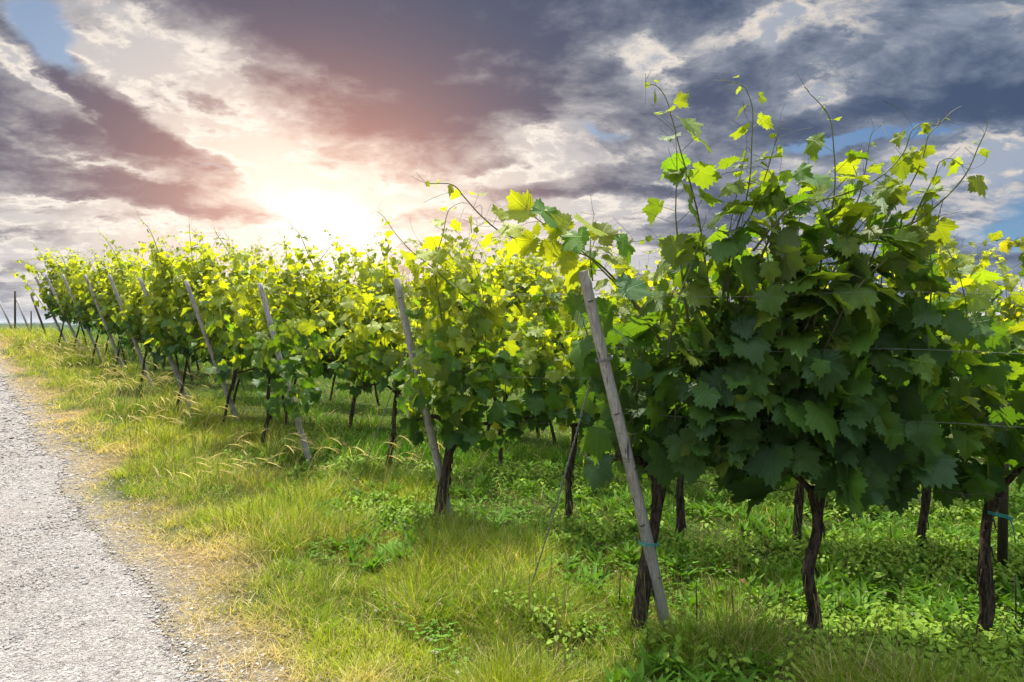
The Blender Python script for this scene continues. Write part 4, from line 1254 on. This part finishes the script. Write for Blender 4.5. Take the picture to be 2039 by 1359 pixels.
def build_weeds():
    rng = np.random.default_rng(901)
    # broad-leaved weeds in the strips under the rows
    a = Acc()
    n = 15000; x, y = scatter(n, 2.9, 9.5, rng, 1.0, -0.5, 0.80)
    s, v = sv(x, y)
    q = (x - SX0) * NX + (y - SY0) * NY                      # distance across the rows from the nearest
    ph = (q + 0.12) / 1.47; strip = np.exp(-(((ph - np.round(ph)) * 1.47) / 0.30) ** 2)
    cl = fbm(x * 1.7 + 3, y * 1.7, 81)
    p = strip * np.clip((cl - 0.36) * 5, 0, 1) * np.clip((-v + 0.75) / 0.5, 0, 1)
    keep = rng.random(n) < p
    x, y, v = x[keep], y[keep], v[keep]; m = len(x)
    z = gz(x, y); H = rng.uniform(0.05, 0.17, m)
    A = np.stack([x, y, z], 1); sticks(a, A, A + np.stack([0 * x, 0 * x, H], 1), 0.0015, np.tile([0.09, 0.12, 0.03], (m, 1)))
    for lay, zf, rf in ((0, 1.0, 0.4), (1, 0.85, 0.8), (2, 0.6, 1.0)):
        for k in range(4 if lay else 3):
            az = rng.uniform(0, 6.28, m) if k == 0 else az + 2 * np.pi / (4 if lay else 3) + rng.normal(0, .2, m)
            rad = 0.012 + 0.018 * rf
            nr = np.stack([np.cos(az) * .35, np.sin(az) * .35, np.ones(m)], 1) + rng.normal(0, .22, (m, 3))
            sz = rng.uniform(0.016, 0.040, m) * (0.75 + 0.35 * rf) * (0.6 + 1.1 * fbm(x * 3 + 50, y * 3, 83))
            c = np.array([0.18, 0.285, 0.030]) * rng.uniform(0.75, 1.3, (m, 1))
            leaf_patch(a, x + np.cos(az) * rad, y + np.sin(az) * rad, z + H * zf, sz, nr, az, c, rng)
    tag(a.obj("low_weeds", M_WEED), "pale green broad-leaved weeds in strips under the vines", "weeds", kind='stuff')
    # rosettes: dandelion and dock
    a = Acc(); n = 1500; x, y = scatter(n, 2.9, 9, rng, 1.0, -0.35, 0.8); s, v = sv(x, y)
    keep = (v < 1.0) & (fbm(x * 1.3, y * 1.3, 91) > 0.44); x, y = x[keep], y[keep]
    for i in range(len(x)):
        k = rng.integers(6, 11); az = rng.uniform(0, 6.28, k); zz = float(gz(x[i], y[i])) + 0.02
        up = rng.uniform(0.5, 1.6)
        nr = np.stack([-np.cos(az) * up, -np.sin(az) * up, np.ones(k)], 1) + rng.normal(0, .2, (k, 3))
        leaf_patch(a, np.full(k, x[i]), np.full(k, y[i]), np.full(k, zz), rng.uniform(0.045, 0.095, k), nr, az, np.array([0.090, 0.200, 0.015]) * rng.uniform(0.8, 1.3, (k, 1)), rng, 'long')
    tag(a.obj("leaf_rosettes", M_WEED), "dark green dandelion and dock leaves in the grass", "weeds", kind='stuff')
    # clover carpet with white heads
    a = Acc(); n = 26000; x, y = scatter(n, 2.85, 8, rng, 1.0, -0.45, 0.8); s, v = sv(x, y)
    keep = (v < 1.2) & (rng.random(n) < np.clip((fbm(x * 1.5 + 40, y * 1.5, 93) - 0.42) * 5, 0, 1)); x, y = x[keep], y[keep]; m = len(x)
    z = gz(x, y) + rng.uniform(0.03, 0.09, m); az0 = rng.uniform(0, 6.28, m)
    for k in range(3):
        az = az0 + k * 2.094
        nr = np.stack([-np.cos(az) * .25, -np.sin(az) * .25, np.ones(m)], 1) + rng.normal(0, .12, (m, 3))
        leaf_patch(a, x, y, z, rng.uniform(0.011, 0.019, m), nr, az, np.array([0.095, 0.200, 0.015]) * rng.uniform(0.8, 1.25, (m, 1)), rng, 'round')
    tag(a.obj("clover", M_WEED), "clover leaves carpeting the grass between the vines", "clover", kind='stuff')
    a = Acc(); n = 420; x, y = scatter(n, 2.9, 8, rng, 1.0, -0.5, 0.8); s, v = sv(x, y)
    keep = (v < 1.3) & (fbm(x * 1.5 + 40, y * 1.5, 93) > 0.45); x, y = x[keep], y[keep]; m = len(x)
    z = gz(x, y); h = rng.uniform(0.06, 0.13, m); A = np.stack([x, y, z], 1); B = A + np.stack([rng.normal(0, .01, m), rng.normal(0, .01, m), h], 1)
    sticks(a, A, B, 0.001, np.tile([0.08, 0.13, 0.04], (m, 1)))
    for i in range(m):
        nn = 22; d = norm(rng.normal(0, 1, (nn, 3)))
        sticks(a, np.tile(B[i], (nn, 1)), B[i] + d * 0.0085, 0.0016, np.tile([0.62, 0.60, 0.50], (nn, 1)))
    tag(a.obj("clover_flowers", M_WEED), "small white clover heads dotted through the grass", "flowers", kind='stuff')
    # feathery tall weeds behind the trunks
    for px_, py_, hh, lb in ((1606, 1010, 0.42, "feathery pale tall weed behind the crooked bare trunk"), (1722, 1005, 0.44, "feathery pale tall weed right of the crooked trunk"),
                             (1955, 1010, 0.38, "feathery pale tall weed near the right edge")):
        c0 = hit(px_, py_); d0 = c0.y
        a = Acc(); tube(a, [[0, 0, 0], [0, 0, hh * .5], [0.01, 0, hh]], [.004, .003, .0015], 5, [0.12, 0.14, 0.05])
        k = 420; t = rng.random(k); rr = 0.10 * (1 - t) ** 0.8 + 0.01; az = rng.uniform(0, 6.28, k); q = rng.random(k) ** .6
        leaf_patch(a, np.cos(az) * rr * q, np.sin(az) * rr * q, hh * (0.12 + 0.88 * t), rng.uniform(0.010, 0.018, k), np.stack([np.cos(az) * .4, np.sin(az) * .4, np.ones(k)], 1), az, np.array([0.22, 0.24, 0.10]) * rng.uniform(.7, 1.3, (k, 1)), rng, 'long')
        o = a.obj("feathery_weed", M_WEED); o.location = c0; tag(o, lb, "plant", "feathery tall weeds between the rows")
    # fallen brown vine leaves
    fl = [((1110, 1212), "curled brown dead leaf on the grass in front of the first shaggy trunk"), ((1120, 1160), "small dead leaf in the shade left of the shaggy trunk"), ((1418, 1148), "small rust coloured dead leaf right of the nearest post"),
          ((1480, 1175), "pale brown dead leaf between the two bare trunks"), ((1630, 1275), "orange dead leaf at the foot of the crooked trunk"), ((1735, 1160), "dark brown dead leaf clump right of the crooked trunk"),
          ((1905, 1225), "rust dead leaf left of the right-edge trunk")]
    for (px_, py_), lb in fl:
        c0 = hit(px_, py_); a = Acc()
        place_leaves(a, T_HI, np.zeros((1, 3)), np.array([[rng.normal(0, .3), -.4, 1.0]]), np.array([[rng.normal(), rng.normal(), 0]]), np.array([0.04]), np.array([[0.30, 0.14, 0.07]]) * rng.uniform(.7, 1.1), rng)
        o = a.obj("dead_leaf", M_WEED); o.location = c0 + Vector((0, 0, 0.05)); tag(o, lb, "leaf", "dead vine leaves fallen in the grass")

def build_gravel():
    rng = np.random.default_rng(902)
    ico = bpy.data.meshes.new("tmp"); import bmesh
    bm = bmesh.new(); bmesh.ops.create_icosphere(bm, subdivisions=1, radius=1.0); bm.verts.ensure_lookup_table()
    V = np.array([v.co[:] for v in bm.verts]); Fc = np.array([[v.index for v in f.verts] for f in bm.faces]); bm.free(); bpy.data.meshes.remove(ico)
    a = Acc(); n = 90000
    x, y = scatter(n, 2.8, 22, rng, 1.0, -0.82, -0.02)
    s, v = sv(x, y); e, dry = zone(x, y)
    pr = np.where(e < 0, 0.75, np.clip(1.0 - e / 0.6, 0, 1) * 0.6)
    pr = pr + np.exp(-(e / 0.15) ** 2) * 0.25 + 0.35 * (fbm(x * 2.2, y * 2.2, 44) > 0.56) * (e > 0) * (e < 0.8)
    keep = (rng.random(n) < pr) & (v < 5.7); x, y, e = x[keep], y[keep], e[keep]; m = len(x)
    size = 0.0035 + 0.0055 * rng.random(m) ** 2
    big = rng.random(m) < np.where(np.abs(e) < 0.35, 0.07, 0.008); size = np.where(big, rng.uniform(0.008, 0.016, m), size) * np.clip(y / 5, 0.9, 2.2)
    z = gz(x, y) + np.where(e < 0, 0.006, 0.0)
    sc = size[:, None] * np.stack([rng.uniform(.8, 1.4, m), rng.uniform(.7, 1.2, m), rng.uniform(.35, .75, m)], 1)
    az = rng.uniform(0, 6.28, m); ca, sa_ = np.cos(az), np.sin(az)
    jit = rng.uniform(0.75, 1.2, (m, len(V), 1))
    P = V[None] * jit * sc[:, None, :]
    X = P[..., 0] * ca[:, None] - P[..., 1] * sa_[:, None] + x[:, None]; Y = P[..., 0] * sa_[:, None] + P[..., 1] * ca[:, None] + y[:, None]
    Z = P[..., 2] + (z + sc[:, 2] * 0.25)[:, None]
    base = np.array([0.36, 0.335, 0.305]) * rng.uniform(0.40, 1.25, (m, 1)) + rng.normal(0, 0.006, (m, 3)); base = np.clip(base, 0.08, 0.7)
    a.add(np.stack([X, Y, Z], -1).reshape(-1, 3), (Fc[None] + np.arange(m)[:, None, None] * len(V)).reshape(-1, 3), None, None, np.repeat(base, len(V), axis=0))
    tag(a.obj("gravel", M_STONE, smooth=False), "loose grey gravel stones on the road and its shoulder", "gravel", kind='stuff')
build_grass(); build_weeds(); build_gravel()

def build_haze():
    import bmesh
    bm = bmesh.new(); bmesh.ops.create_cube(bm, size=1.0)
    me = bpy.data.meshes.new("haze"); bm.to_mesh(me); bm.free()
    o = bpy.data.objects.new("haze", me); COL.objects.link(o)
    o.scale = (13000, 13000, 45); o.location = (0, 0, 45 / 2 - 10.6)
    m, t, out = new_mat("evening_haze")
    p = t.n('ShaderNodeVolumePrincipled'); p.inputs['Color'].default_value = (0.82, 0.88, 0.95, 1); p.inputs['Density'].default_value = 0.00020
    t.t.links.new(p.outputs[0], out.inputs['Volume'])
    me.materials.append(m); tag(o, kind='stuff'); o['label'] = "thin bluish evening haze over the far hills"; o['category'] = "haze"
build_haze()
